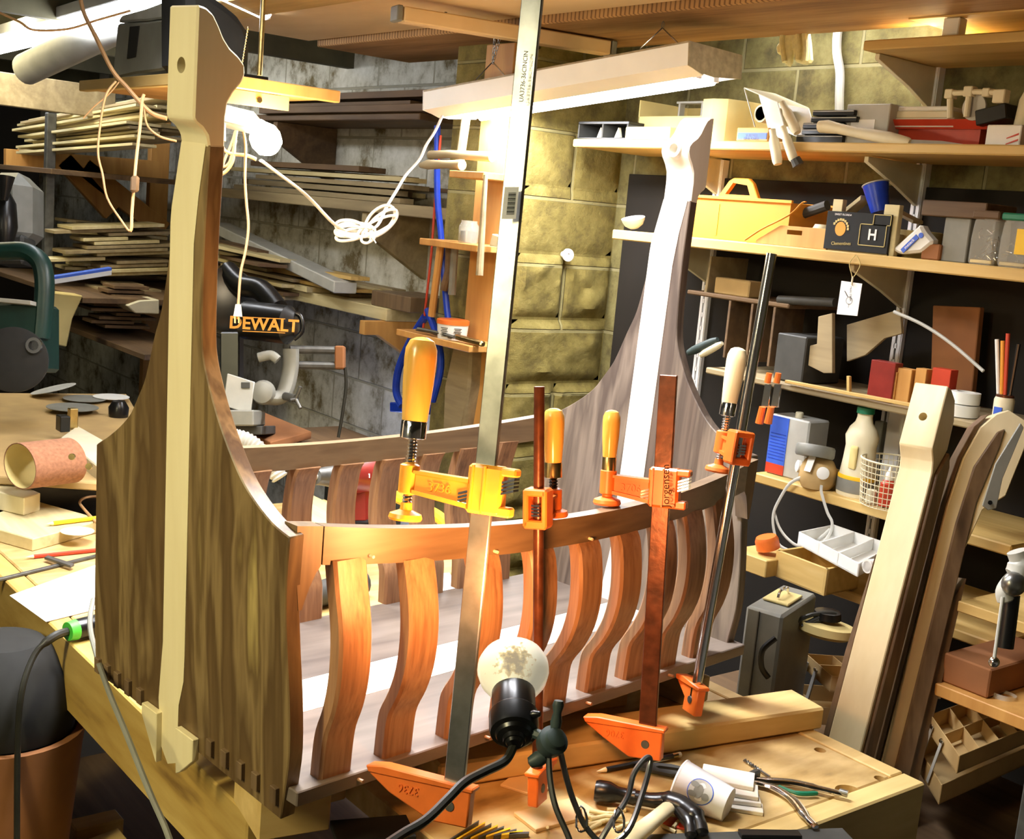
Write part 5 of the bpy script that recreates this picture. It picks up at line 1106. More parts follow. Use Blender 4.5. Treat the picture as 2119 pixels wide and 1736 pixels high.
hd = B().prism([P(-w_/2, b_, c) for c, b_ in [(-.022, L), (-.022, L-.128), (-.016, L-.134), (.0, L-.150), (.008, L-.170), (.008, 0), (.020, 0), (.022, L-.17), (.056, L-.11), (.052, L-.05), (.03, L-.012), (.0, L)]], P(w_/2, 0, 0)-P(-w_/2, 0, 0), .002)
hd.cut(B().tube([P(0, L-.068, -.06), P(0, L-.068, .09)], .0085, 20)); hd.build('maple_core', M['maple'], t)
B().prism([P(-w_/2-.006, b_, c) for c, b_ in [(.0205, 0), (.0225, L-.17), (.056, L-.115), (.075, L-.14), (.065, 0)]], P(w_+.012, 0, 0)-P(0, 0, 0), .002).build('walnut_lamination', M['walnut'], t)
B().prism([P(-w_/2-.012, 0, .009), P(-w_/2-.0005, 0, .009), P(-w_/2-.0005, L-.5, .009), P(-w_/2-.002, L-.35, .009), P(-w_/2-.012, L-.55, .009)], P(0, 0, .05)-P(0, 0, 0), .001).build('walnut_cheek', M['walnut'], t)
t, P, L = post('second cradle post with curved hooked head leaning beside the first', (2040, 835), (1850, 1600), 2.48, 2.42, RT, 0)
cur = [(-.035, 0), (-.030, L-.22), (-.022, L-.12), (-.004, L-.05), (.020, L-.015), (.045, L), (.085, L-.01), (.085, L-.06), (.055, L-.16), (.040, L-.25), (.03, L-.4), (.028, 0)]
B().prism([P(a, b_, .0) for a, b_ in [(-.030, 0), (-.025, L-.22), (-.017, L-.12), (.001, L-.05), (.025, L-.015), (.048, L), (.085, L-.012), (.105, L-.012), (.083, L-.17), (.045, L-.21), (.020, L-.35), (.0, 0)]], P(0, 0, .045)-P(0, 0, 0), .002).build('maple_core', M['maple'], t)
B().prism([P(a, b_, -.006) for a, b_ in [(-.002, 0), (-.002, L-.25), (.006, L-.13), (.035, L-.05), (.048, L-.04), (.046, L-.08), (.028, L-.2), (.030, 0)]], P(0, 0, .055)-P(0, 0, 0), .002).build('walnut_lamination', M['walnut'], t)
B().prism([P(a, b_, .004) for a, b_ in [(-.042, 0), (-.038, L-.22), (-.028, L-.12), (-.010, L-.05), (.012, L-.018), (-.0, L-.05), (-.019, L-.12), (-.028, L-.22), (-.033, 0)]], P(0, 0, .04)-P(0, 0, 0), .001).build('walnut_cheek', M['walnut'], t)
B().prism([P(a, b_, .01) for a, b_ in [(.0305, 0), (.032, L-.40), (.05, L-.35), (.055, 0)]], P(0, 0, .05)-P(0, 0, 0), .001).build('walnut_back', M['walnut'], t)
# right lower corner
one(B().box(2.20, 2.66, 1.05, pX(2003, 1110, 2.2).y, 1.045, 1.067, .002), 'side_shelf', M['pine_y'], 'pine shelf end right of the leaning posts with a chisel on it', 'shelf')
one(B().tube([pZ(2045, 1085, 1.073), pZ(2088, 1118, 1.073)], .005, 8), 'chisel', M['lgray'], 'small pale stick lying on the pine shelf end', 'tool')
rp = thing('rasp', 'grey flat file with a hole hanging beside the hooked post', 'file', pD(2060, 950, 2.25))
B().prism([pD(x, y, 2.2) for x, y in ((2112, 875), (2119, 885), (2075, 990), (2062, 1052), (2045, 1056), (2033, 1046), (2060, 960))], FW*.004, .001).build('blade', M['gray'], rp)
B().lathe(pD(2049, 1040, 2.197), FW, [(0, 0), (.004, 0), (.004, .001), (0, .001)], 12).build('hole', M['black'], rp)
one(B().box(2.15, 2.55, 1.0, pX(1952, 1300, 2.15).y, .88, .905, .002), 'lower_side_shelf', M['pine_o'], 'plywood shelf end under the brick-red box', 'shelf')
one(B().box(2.17, 2.42, pX(2070, 1270, 2.17).y, pX(1966, 1270, 2.17).y, .906, .965, .003), 'red_brown_box', M['card_r'], 'dim red-brown box on the plywood shelf end', 'box')
vc = thing('bench_vise', 'dirty cast vise with a ball-ended handle cut by the right edge', 'vise', pD(2100, 1200, 1.9))
B().tube(spline([pD(x, y, 1.9) for x, y in ((2105, 1140), (2112, 1165), (2105, 1190), (2090, 1205), (2078, 1225), (2082, 1245))], 4), [.016]*4+[.019]*6+[.013]*10+[.010], 14).build('jaw_casting', M['lgray'], vc)
B().ball(pD(2098, 1208, 1.89), .022, sc_=(1, .8, .9)).build('screw_collar', M['steel'], vc)
B().tube([pD(2075, 1235, 1.89), pD(2057, 1365, 1.89)], .0028, 8).build('handle_bar', M['lgray'], vc)
B().ball(pD(2057, 1370, 1.89), .0085).build('handle_ball', M['chrome'], vc)
B().tube([pD(2092, 1230, 1.93), pD(2078, 1340, 1.93)], .014, 12).build('dark_slide', M['black'], vc)
q = pD(2118, 1600, 1.8); v0 = pD(2215, 1330, 1.8); v1 = pD(2092, 1800, 1.8)
one(B().beam(V((v0.x, v0.y, 1.12)), V((v0.x, v0.y, 0)), V((.04, 0, 0)), V((0, .05, 0)), .003), 'steel_post', M['steel_d'], 'dim steel post at the lower right edge', 'post')
# ---------------------------------------------------------------- left wall shelves, pier fittings
def lshelf(label, px, py, z, y1, X=2.385, th=.04, mat='lumber_g'):
    y0 = pX(px, py, X).y
    return one(B().box(X, WX-.001, y0, y1, z-th, z, .003), 'wall_shelf', M[mat], label, 'shelf')
lshelf('grey-edged middle shelf on the whitewashed wall', 951, 431, 1.745, 5.6)
lshelf('lowest bright shelf on the whitewashed wall above the mitre saw', 800, 640, 1.37, 5.4, th=.045, mat='lumber')
lshelf('uppermost dark shelf on the whitewashed wall under the plank stack', 868, 240, 2.06, 5.2, th=.025, mat='lumber_d')
for y, zt, lab, m_ in ((4.7, 2.033, 'dark wedge-shaped bracket under the uppermost dark shelf', 'lumber_d'), (3.75, 1.324, 'red-brown wooden bracket under the lowest bright shelf', 'pine_o'), (3.95, 1.704, 'pale slanting brace under the middle grey shelf', 'lumber_g')):
    one(B().prism([V((2.30 if y == 3.75 else 2.40, y, zt)), V((WX-.001, y, zt)), V((WX-.001, y, zt-.24)), V((2.36, y, zt-.05)), V((2.30 if y == 3.75 else 2.40, y, zt-.05))], (0, .035, 0), .002), 'shelf_bracket', M[m_], lab, 'bracket')
def boards(label, group, y0, y1, X0, X1, z0, n, mats, seed, wd=(.04, .12), th=(.012, .025), fan=.05, stack=None, name='board'):
    rnd = random.Random(seed); z = z0; x = X0
    for i in range(n):
        w_ = rnd.uniform(*wd); t_ = rnd.uniform(*th)
        if x+w_ > X1: x = X0+rnd.uniform(0, .05); z += max(th)+.001
        ya = y0+rnd.uniform(0, .35)*(y1-y0); yb = y1-rnd.uniform(0, .2)*(y1-y0); f = rnd.uniform(-fan, fan)
        p = V((x+w_/2, ya, z+t_/2)); q = V((x+w_/2+f*0.6, yb, z+t_/2))
        one(B().beam(p, q, (w_, 0, 0), (0, 0, t_), .001), name, M[mats[i % len(mats)]], label, 'board', group)
        x += w_+.003
boards('rough strip lying in the loose pile on the middle grey shelf', 'strips on the middle left shelf', 3.5, 5.3, 2.40, 2.66, 1.746, 11, ['lumber_g', 'lumber_d', 'lumber'], 3, fan=.01)
boards('weathered board lying on the lowest bright shelf above the saw', 'boards on the lowest left shelf', 3.95, 5.2, 2.36, 2.64, 1.371, 9, ['lumber', 'lumber_g', 'pine_y'], 5, fan=.01, wd=(.05, .14))
boards('long board of the dim stack on the uppermost left shelf', 'boards on the uppermost left shelf', 3.45, 5.0, 2.36, 2.66, 2.061, 8, ['lumber_d', 'lumber', 'lumber_d'], 8, fan=.01, wd=(.07, .16))
q = pX(770, 620, 2.36); one(B().box(2.40, 2.60, 3.62, 3.88, 1.3705, 1.425, .003), 'dark_block', M['walnut'], 'thick dark walnut block near the right end of the lowest bright shelf', 'wood block')
ln = B().beam(pX(455, 470, 2.45), pX(715, 595, 2.36), V((.10, 0, 0)), V((0, 0, .045)), .004)
one(ln, 'wrapped_trim', M['lgray'], 'grey plastic-wrapped trim length sloping down across the whitewashed wall', 'trim length')
# pier: timber post, small tool shelves
tp = thing('tool_board', 'orange timber post with three small tool shelves fixed to the front of the stone pier', 'rack', (2.25, 3.0, .9))
pb_ = B().box(2.262, 2.299, 2.96, 3.10, .62, 2.24, .002); pb_.build('post', M['pine_o'], tp)
for px, py, z, y1, dx in ((930, 352, None, 3.36, .14), (868, 492, None, 3.44, .15), (820, 680, None, 3.42, .16)):
    X = 2.12; p = pX(px, py, X); z = p.z
    B().box(X, 2.262, 2.87, min(p.y, 3.5), z-.02, z, .002).build('little_shelf', M['pine_o'], tp)
    B().box(2.262, 2.299, 3.10, min(p.y, 3.5), z-.02, z, .002).build('shelf_cleat', M['pine_o'], tp)
z1 = pX(930, 352, 2.12).z; z2 = pX(868, 492, 2.12).z; z3 = pX(820, 680, 2.12).z
def kshelf(px, z, X=2.18):
    t = 400.0
    for _ in range(8):
        a_ = pX(px, t, X); b2 = pX(px, t+10, X); t += (z-a_.z)/((b2.z-a_.z)/10)
    return V((X, pX(px, t, X).y, z))
# mallets on the first little shelf
ml = thing('turned_tool', 'brown turned wooden handle lying on the highest little tool shelf', 'tool handle', kshelf(1010, z1))
B().tube([V((2.15, 3.02, z1+.018)), V((2.15, 3.1, z1+.018)), V((2.15, 3.2, z1+.015)), V((2.15, 3.24, z1+.012))], [.016, .012, .015, .008], 14).build('handle', M['lumber_g'], ml)
one(B().tube([V((2.19, 2.93, z1+.047)), V((2.17, 3.12, z1+.05)), V((2.17, 3.22, z1+.045))], [.015, .012, .014], 14), 'turned_tool', M['lumber_g'], 'long turned handle poking right past the steel bar on the highest little shelf', 'tool handle')
mlt = B().tube([pX(1005, 362, 2.1145), pX(992, 570, 2.1105)], [.0065, .011], 10); one(mlt, 'hanging_stick', M['lumber_g'], 'narrow pale stick hanging down in front of the middle little shelf', 'stick')
jr = thing('screw_jar', 'cloudy glass jar of screws on the middle little shelf', 'jar', kshelf(965, z2))
q = kshelf(968, z2, 2.17); B().lathe(q, (0, 0, 1), [(0, 0), (.028, 0), (.030, .005), (.030, .05), (.024, .060), (.024, .066), (0, .066)], 24).build('jar_body', M['glass'], jr)
B().lathe(q+V((0, 0, .003)), (0, 0, 1), [(0, 0), (.024, 0), (.024, .032), (0, .036)], 16).build('screws', M['steel'], jr)
one(B().prism([kshelf(1012, z2+.001, 2.15), kshelf(1040, z2+.001, 2.15), kshelf(1036, z2+.030, 2.15), kshelf(1018, z2+.036, 2.15)], (.02, 0, 0), .002), 'yellow_wedge', M['cream'], 'bright yellow-cream wedge behind the tall clamp bar', 'wedge')
tb_ = thing('putty_tub', 'white tub with orange lid and printed label on the lowest little shelf', 'tub', kshelf(935, z3))
q = kshelf(935, z3, 2.17); B().lathe(q, (0, 0, 1), [(0, 0), (.044, 0), (.048, .045), (0, .045)], 32).build('tub_body', M['white'], tb_)
B().lathe(q+V((0, 0, .045)), (0, 0, 1), [(0, 0), (.050, 0), (.050, .012), (.046, .014), (0, .014)], 32).build('lid', M['orange'], tb_)
b = B()
for k in range(6): 
    t = math.atan2(-q.y, -q.x)
    for a_ in (-.55, .35):
        b.obox(q+V((cos(t+a_), sin(t+a_), 0))*.0475+V((0, 0, .010+k*.005)), V((-sin(t+a_), cos(t+a_), 0))*(.012 if k % 2 else .009), V((0, 0, .0009)), V((cos(t+a_), sin(t+a_), 0))*.0008)
b.build('label_print', M['dgray'], tb_)
tl = thing('pliers', 'old brown pliers lying on the lowest little shelf', 'pliers', kshelf(900, z3+.01, 2.15))
B().tube(spline([kshelf(862, z3+.008, 2.14), kshelf(900, z3+.011, 2.14), kshelf(935, z3+.010, 2.14)], 4), [.004]*4+[.007]*4+[.005], 8).build('handle', M['steel_d'], tl)
B().tube(spline([kshelf(865, z3+.014, 2.13), kshelf(905, z3+.016, 2.13), kshelf(940, z3+.013, 2.13)], 4), .005, 8).build('handle', M['steel_d'], tl)
one(B().beam(kshelf(945, z3+.014, 2.145), kshelf(1000, z3+.010, 2.145), (.02, 0, 0), (0, 0, .016), .004), 'spokeshave', M['brass'], 'brassy little tool lying right of the old pliers', 'tool')
# hanging tools & hoses beside the pier
for l, r, m_, lab in (([(905, 260), (905, 400), (912, 480), (918, 560), (925, 640), (935, 720)], .010, 'blue', 'blue air hose dropping beside the pier post'),
                      ([(880, 655), (852, 700), (826, 760), (820, 810), (832, 840)], .013, 'blue', 'thick blue hose loop hanging below the lowest little shelf'),
                      ([(885, 640), (905, 700), (912, 760), (895, 830)], .012, 'blue', 'second blue hose curving behind the big clamp handle'),
                      ([(912, 280), (900, 420), (893, 520), (880, 640), (868, 750)], .004, 'red', 'thin red cord hanging beside the blue hose')):
    one(B().tube(spline([pX(x, y, 2.22) for x, y in l], 5), r, 10), 'hose' if r > .005 else 'cord', M[m_], lab, 'hose' if r > .005 else 'cord')
for l, r, m_, lab in (([(912, 505), (905, 560), (893, 655)], .012, 'pine_o', 'orange-handled pliers hanging under the middle little shelf'),
                      ([(930, 505), (928, 560), (918, 600)], .012, 'lumber_d', 'brown grip hanging right of the orange pliers'),
                      ([(965, 240), (950, 345)], .014, 'lumber_g', 'long grey stave standing high beside the pier'),
                      ([(942, 500), (935, 610)], .012, 'gray', 'dull grey bar hanging behind the brown grip')):
    one(B().tube([pX(x, y, 2.20) for x, y in l], r, 8), 'hanging_tool', M[m_], lab, 'tool')
one(B().prism([pX(x, y, 2.22) for x, y in ((940, 700), (975, 705), (970, 800), (955, 890), (915, 895), (918, 800))], (.05, 0, 0), .008), 'stone_slab', M['lumber_g'], 'grey weathered slab standing against the pier below the tool shelves', 'slab')
one(B().prism([pX(x, y, 2.30) for x, y in ((806, 832), (890, 838), (888, 858), (806, 852))], (.2, 0, 0), .003), 'blue_rack', M['blue'], 'small blue rack low down left of the pier', 'rack')
rn = thing('wall_reel', 'white ribbon-spool knob mounted on the stone pier', 'spool', pY(1168, 527, 2.87))
q = pY(1170, 527, 2.895); B().lathe(q+V((0, .01, 0)), (-.15, -1, 0), [(0, 0), (.010, 0), (.010, .022), (.0195, .024), (.0195, .030), (.006, .032), (.005, .026), (0, .026)], 28).build('spool_body', M['white'], rn)
# ---------------------------------------------------------------- radial saw corner
sw = thing('mitre_saw', 'black and gold sliding saw with white fence and grey arm under the left shelf', 'saw', pD(560, 900, 3.5))
def tubeD(l, r, m_, nm, par, seg=12, n=5, flat=1.0): return B().tube(spline(cordpath(l), n), r, seg, flat=flat).build(nm, M[m_], par)
B().tube([pD(500, 662, 3.55), pD(510, 662, 3.55), pD(596, 672, 3.5), pD(612, 672, 3.5)], [.050, .056, .056, .038], 24).build('motor_housing', M['black'], sw)
tubeD([(470, 560, 3.7), (500, 590, 3.65), (540, 600, 3.6), (575, 640, 3.55)], .032, 'black', 'blade_guard', sw)
B().lathe(pD(468, 625, 3.7), FW*-1+RT*.3, [(0, 0), (.10, 0), (.10, .03), (.085, .035), (0, .035)], 32).build('guard_disc', M['black'], sw)
tubeD([(600, 645, 3.5), (622, 655, 3.5), (625, 685, 3.5), (608, 702, 3.5)], .007, 'black', 'grip_loop', sw)
text('DEWALT', 'brand_plate', .048, pD(546, 672, 3.43), RT-UP*.06, UP, M['tote'], sw, .001, .0012)
for yy in (-14, 15): B().beam(pD(502, 670+yy, 3.432), pD(590, 674+yy, 3.432), UP*.0022, FW*.002).build('plate_rule', M['tote'], sw)
tubeD([(602, 722, 3.5), (600, 770, 3.5), (585, 818, 3.48), (555, 822, 3.46), (535, 812, 3.45)], .030, 'gray', 'swing_arm', sw, flat=.7)
B().lathe(pD(545, 812, 3.44), -FW, [(0, 0), (.035, 0), (.03, .02), (.012, .028), (0, .028)], 20).build('hub', M['gray'], sw)
tubeD([(535, 740, 3.45), (560, 735, 3.45), (575, 745, 3.45)], .014, 'gray', 'gear_cover', sw)
for yy in (723, 755): B().tube([pD(600, yy, 3.55), pD(705, yy+2, 3.6)], .012, 10).build('slide_rail', M['steel_d'], sw)
B().obox(pD(704, 740, 3.6), RT*.014, UP*.034, FW*.02, .004).build('rail_end', M['card_r'], sw)
tubeD([(590, 820, 3.45), (612, 825, 3.42)], .012, 'steel_d', 'knob_shaft', sw)
for p in ((622, 800), (622, 845), (600, 828)): tubeD([(612, 825, 3.42), (*p, 3.41)], .005, 'steel_d', 'knob_arm', sw)
B().obox(pD(495, 815, 3.42), RT*.038+UP*-.012, UP*.045+RT*.006, FW*.006, .002).build('white_fence', M['lgray'], sw)
B().obox(pD(508, 797, 3.41), RT*.012, UP*.008, FW*.003, .001).build('scale_window', M['dgray'], sw)
B().obox(pD(500, 865, 3.42), RT*.05, UP*.022, FW*.08, .004).build('table', M['gray'], sw)
B().obox(pD(480, 760, 3.55), RT*.028, UP*.10, FW*.03, .004).build('column', M['black'], sw)
one(B().tube(spline([pD(x, y, 3.6) for x, y in ((714, 760), (716, 800), (708, 860), (700, 905))], 5), .005, 8), 'saw_cable', M['cord_b'], 'black cable hanging from the saw rail end', 'cable')
c0 = pD(570, 905, 3.4); sz = c0.z-.04
B().prism([pZ(x, y, sz+.01) for x, y in ((480, 880), (540, 850), (645, 893), (560, 915))], (0, 0, -.022), .002).build('wing', M['card_r'], sw)
B().obox(pD(520, 890, 3.5), RT*.05, UP*.012, FW*.1, .002).build('base_plate', M['dgray'], sw)
st_ = thing('saw_stand', 'brown saw stand behind the cradle under the sliding saw', 'stand', (1.85, 3.25, 0))
B().box(1.65, 2.05, 3.03, 3.45, sz-.08, sz-.03, .003).build('stand_top', M['lumber_d'], st_)
for x_, y_ in ((1.68, 3.06), (2.02, 3.06), (1.68, 3.42), (2.02, 3.42)): B().box(x_-.02, x_+.02, y_-.02, y_+.02, 0, sz-.08).build('leg', M['steel_d'], st_)
hz = B(); pth = spline([pD(x, y, 3.2) for x, y in ((485, 905), (510, 912), (535, 930), (560, 960), (580, 990))], 8)
hz.tube(pth, [.020+.004*(i % 2) for i in range(len(pth))], 12)
one(hz, 'dust_hose', M['lgray'], 'ribbed grey dust hose under the sliding saw', 'hose')
# ---------------------------------------------------------------- lumber rack, far left
rk = thing('lumber_rack', 'orange timber lumber rack with slanted braces at the far left', 'rack', (2.3, 6.2, 0))
for (a, b_, th) in (((10, 327), (335, 352), .09), ((170, 345), (338, 478), .10), ((130, 330), (230, 440), .09)):
    p = pY(*a, 6.3); q_ = pY(*b_, 6.3); d = (q_-p).normalized(); u_ = V((0, 1, 0)).cross(d)
    B().beam(p, q_, (0, .045, 0), u_*th, .003).build('arm' if th == .09 else 'brace', M['pine_o'], rk)
p = pY(322, 500, 6.3); B().box(p.x-.05, p.x+.05, 6.28, 6.33, 0, 2.1, .003).build('upright', M['pine_o'], rk)
p = pY(100, 450, 5.6); B().box(p.x-.02, p.x+.02, 5.58, 5.62, 1.3, 2.0, .003).build('steel_arm', M['steel_d'], rk)
def pile(label, group, lst, name='board'):
    for i, (x0, y0, x1, y1, Ya, Yb, w_, t_, m_) in enumerate(lst):
        a = pY(x0, y0, Ya); b_ = pY(x1, y1, Yb); d = (b_-a).normalized(); s_ = d.cross(V((0, 0, 1))).normalized()
        one(B().beam(a, b_, s_*w_, d.cross(s_)*t_, .001), name, M[m_], label, 'board', group)
rr_ = random.Random(4)
def row(n, ytop, ybot, xa, xb, xref, slope, Y_, dY, wr_, tr, mats, nrow, gap):
    out = []
    for i in range(n):
        f = i/(n-1); yr = ybot+(ytop-ybot)*f; k = i % nrow; o_ = k*gap; sl = slope(f, k)
        x0 = xa+rr_.uniform(-18, 40); x1 = xb+rr_.uniform(-60, 30)
        if nrow == 3: x0 = xa+rr_.uniform(0, 150); x1 = min(x0+rr_.uniform(90, 220), 445)
        out.append((x0, yr+sl*(x0-xref), x1, yr+sl*(x1-xref), Y_+o_, Y_+o_-dY, rr_.uniform(*wr_), tr, mats[i % len(mats)]))
    return out
pile('pale board fanned out in the highest stack of the left lumber rack', 'boards in the highest lumber stack', row(22, 250, 316, 60, 350, 80, lambda f, k: -.07-.12*f, 6.0, 1.2, (.07, .15), .011, ('lumber', 'lumber', 'lumber_g'), 2, .34))
pile('offcut in the jumbled middle stack of the left lumber rack', 'offcuts in the middle lumber stack', row(39, 462, 566, 80, 400, 200, lambda f, k: (-.03, .04, .10)[k], 5.5, 0, (.10, .20), .014, ('lumber', 'lumber_g', 'lumber_g', 'lumber'), 3, .22), 'offcut')
pile('dark board end in the low stack left of the near cradle post', 'boards in the low lumber stack', row(20, 586, 672, 190, 320, 200, lambda f, k: .03, 5.2, 0, (.10, .20), .013, ('lumber_d', 'lumber_g'), 2, .25))
pile('wide board in the sloping pile right of the near cradle post', 'boards in the sloping pile', row(12, 500, 592, 445, 610, 450, lambda f, k: .22, 4.9, .5, (.08, .13), .013, ('lumber_g', 'lumber', 'lumber_d'), 2, .22))
for x0, x1, y, Y_, d_ in ((20, 345, 336, 6.0, 1.0), (75, 440, 580, 5.6, .8), (188, 330, 686, 5.2, .7)):
    a = pY(x0, y, Y_); b_ = pY(x1, y, Y_); B().box(a.x, b_.x, Y_-.6, Y_+d_, min(a.z, b_.z)-.035, min(a.z, b_.z)-.012, .002).build('deck', M['lumber_d'], rk)
one(B().beam(pY(105, 582, 4.95), pY(228, 563, 4.95), (0, .04, 0), (0, 0, .022), .002), 'blue_level', M['white'], 'white and blue level lying across the low lumber stack', 'level')
one(B().beam(pY(105, 575, 4.95), pY(228, 556, 4.95), (0, .04, 0), (0, 0, .014), .002), 'blue_strip', M['blue_l'], 'blue strip along the top of the white level', 'strip')
bt_ = thing('rack_contents', 'yellow carton standing at the left end of the low lumber stack', 'box', pY(140, 640, 5.0))
B().prism([pY(x, y, 5.0) for x, y in ((108, 605), (172, 612), (150, 660), (138, 718), (108, 712))], (0, .1, 0), .004).build('carton', M['card_y'], bt_)
q = pY(300, 600, 5.05)
one(B().prism([pY(x, y, 4.98) for x, y in ((262, 632), (290, 622), (330, 620), (330, 650), (280, 648))], (0, .2, 0), .004), 'router_base', M['cream'], 'cream shaped block on the low stack just left of the cradle post', 'block')
a = pY(-80, 200, 7.4); b_ = pY(85, 200, 7.4)
one(B().box(a.x, b_.x, 7.4, 7.8, 0, 2.12, .005), 'darkness_box', M['shade_brown'], 'tall near-black box standing in for darkness at the far left behind the lumber rack', 'stand-in box')  # made-up box, its dark colour stands in for the darkness behind the rack
# green band saw, left edge
bs_ = thing('band_saw', 'dark green band saw frame cut by the left edge', 'saw', pD(40, 700, 3.6))
B().tube(spline([pD(x, y, 3.6) for x, y in ((-60, 520), (0, 520), (50, 520), (82, 540), (92, 580), (90, 640), (85, 700))], 5), .033, 12, flat=.8).build('frame', M['green'], bs_)
B().obox(pD(45, 700, 3.65), RT*.085, UP*.10, FW*.08, .01).build('body', M['green'], bs_)
B().beam(pD(-20, 620, 3.55), pD(70, 628, 3.55), FW*.05, UP*.012, .001).build('table', M['lgray'], bs_)
B().lathe(pD(30, 745, 3.4), -FW+RT*.3, [(0, 0), (.09, 0), (.09, .03), (.08, .035), (0, .035)], 32).build('wheel_cover', M['black_m'], bs_)
B().lathe(pD(72, 715, 3.38), -FW, [(.014, 0), (.022, 0), (.022, .01), (.014, .01), (.014, 0)], 20).build('chrome_ring', M['chrome'], bs_)
q = pD(10, 420, 4.4)
dpz = thing('drill_press', 'drill press head with grey belt cover at the left edge', 'drill press', pD(20, 480, 4.2))
B().obox(pD(32, 440, 4.3), RT*.08, UP*.13, FW*.1, .05).build('belt_cover', M['gray'], dpz)
B().obox(pD(32, 520, 4.25), RT*.05, UP*.05, FW*.06, .01).build('head', M['dgray'], dpz)
B().lathe(pD(8, 470, 4.15), UP, [(0, -.06), (.03, -.06), (.045, 0), (.04, .08), (.02, .12), (.014, .16), (0, .16)], 18).build('motor', M['black'], dpz)
B().tube([pD(12, 365, 4.1), pD(8, 415, 4.1)], [.03, .012], 12).build('knob', M['black'], dpz)
# second table behind the bench (band saw table side)
TZ = 1.0
tb2 = thing('saw_table', 'orange-brown table beyond the workbench carrying sandpaper and the sanding belt', 'table', (1.2, 3.5, 0))
P4 = [pZ(x, y, TZ) for x, y in ((-160, 975), (205, 1000), (300, 880), (262, 815), (-120, 812))]
tt_ = B().prism(P4, (0, 0, -.02), .003); tt_.build('table_top', M['card'], tb2)
B().box(.75, 1.45, 3.12, 3.9, .86, .975, .004).build('black_body', M['black'], tb2)
for x, y in ((.8, 3.2), (1.4, 3.2), (1.4, 3.8)): B().box(x-.03, x+.03, y-.03, y+.03, 0, .86).build('leg', M['steel_d'], tb2)
sbt = thing('sanding_belt', 'wide brown sanding belt lying on its side as an open ring at the left edge', 'sanding belt', pD(60, 950, 2.95))
c0 = pZ(20, 960, TZ+.0); c0 = pD(42, 905, 2.9); axd = (RT*.60+FW*.80).normalized(); axd.z = 0; axd.normalize()
prf = []; N = 32; b = B(); r1_, r2_ = .062, .052; e2 = axd.cross(V((0, 0, 1))).normalized(); e3 = e2.cross(axd).normalized(); ringsA = []
c0.z = TZ+.002+.055
for rr2 in (1.0, .965):
    for s_ in (0, .135):
        ringsA.append([b.bm.verts.new(c0+axd*s_+e2*cos(t)*.070*rr2+e3*sin(t)*.055*rr2) for t in [k*2*pi/N for k in range(N)]])
o1, o2, i1, i2 = ringsA
for A, D in ((o1, o2), (o2, i2), (i2, i1), (i1, o1)):
    for k in range(N): b.bm.faces.new([A[k], A[(k+1) % N], D[(k+1) % N], D[k]])
bmesh.ops.recalc_face_normals(b.bm, faces=b.bm.faces[:]); b.build('belt', M['sandp'], sbt)
b = B(); rg = [[b.bm.verts.new(c0+axd*s_+e2*cos(t)*.0670+e3*sin(t)*.0525) for t in [k*2*pi/N for k in range(N)]] for s_ in (.0005, .1345)]
for k in range(N): b.bm.faces.new([rg[0][k], rg[0][(k+1) % N], rg[1][(k+1) % N], rg[1][k]])
b.build('cloth_backing', M['card_y'], sbt)
for k, (x, y, r, m_, lab) in enumerate(((110, 818, .075, 'lgray', 'curled sanding disc with a red edge on the far table'), (175, 828, .07, 'gray', 'grey sanding disc overlapping the curled one'), (230, 826, .06, 'white', 'white paper disc at the right of the sanding discs'), (150, 850, .08, 'gray', 'flat dark-backed sanding disc nearest the camera'))):
    q = pZ(x, y, TZ+.005); 
    ob = B().lathe(q+V((0, 0, .002+.003*k+(.02 if k == 0 else 0))), (-.25 if k == 0 else 0, .12 if k == 0 else 0, 1), [(0, 0), (r, 0), (r, .0015), (0, .0015)], 28)
    one(ob, 'sanding_disc', M[m_], lab, 'sanding disc')
wf = thing('wooden_fence_jig', 'long cream-painted wooden jig with bolts between far table and cradle', 'jig', pD(160, 950, 2.7))
a = pD(130, 925, 2.72); b_ = pD(205, 1000, 2.40); a2 = pD(240, 900, 2.95)
P6 = [pZ(x, y, TZ+.03) for x, y in ((125, 905), (140, 890), (240, 930), (205, 968), (195, 965))]
B().prism([pZ(125, 905, TZ+.035), pZ(203, 965, TZ+.035), pZ(240, 925, TZ+.035), pZ(160, 880, TZ+.035)], (0, 0, -.055), .003).build('jig_body', M['cream'], wf)
B().obox(pZ(150, 880, TZ+.04)+V((0, 0, .02)), V((.012, 0, 0)), V((0, .012, 0)), V((0, 0, .03)), .002).build('brass_post', M['brass'], wf)
B().obox(pZ(130, 890, TZ+.04)+V((0, 0, .02)), V((.014, 0, 0)), V((0, .02, 0)), V((0, 0, .022)), .002).build('black_block', M['black'], wf)
for px, py in ((150, 940), (185, 960)): B().lathe(pD(px, py+5, 2.60), -FW, [(0, 0), (.007, 0), (.007, .006), (0, .006)], 14).build('bolt', M['brass'], wf)
sc_ = B(); q = pZ(245, 862, TZ+.0); sc_.lathe(q+V((0, 0, .0)), (0, 0, 1), [(0, 0), (.03, 0), (.032, .03), (.02, .05), (0, .055)], 20); one(sc_, 'black_jar', M['black'], 'black rounded knob on the far table touching the cradle outline', 'knob')
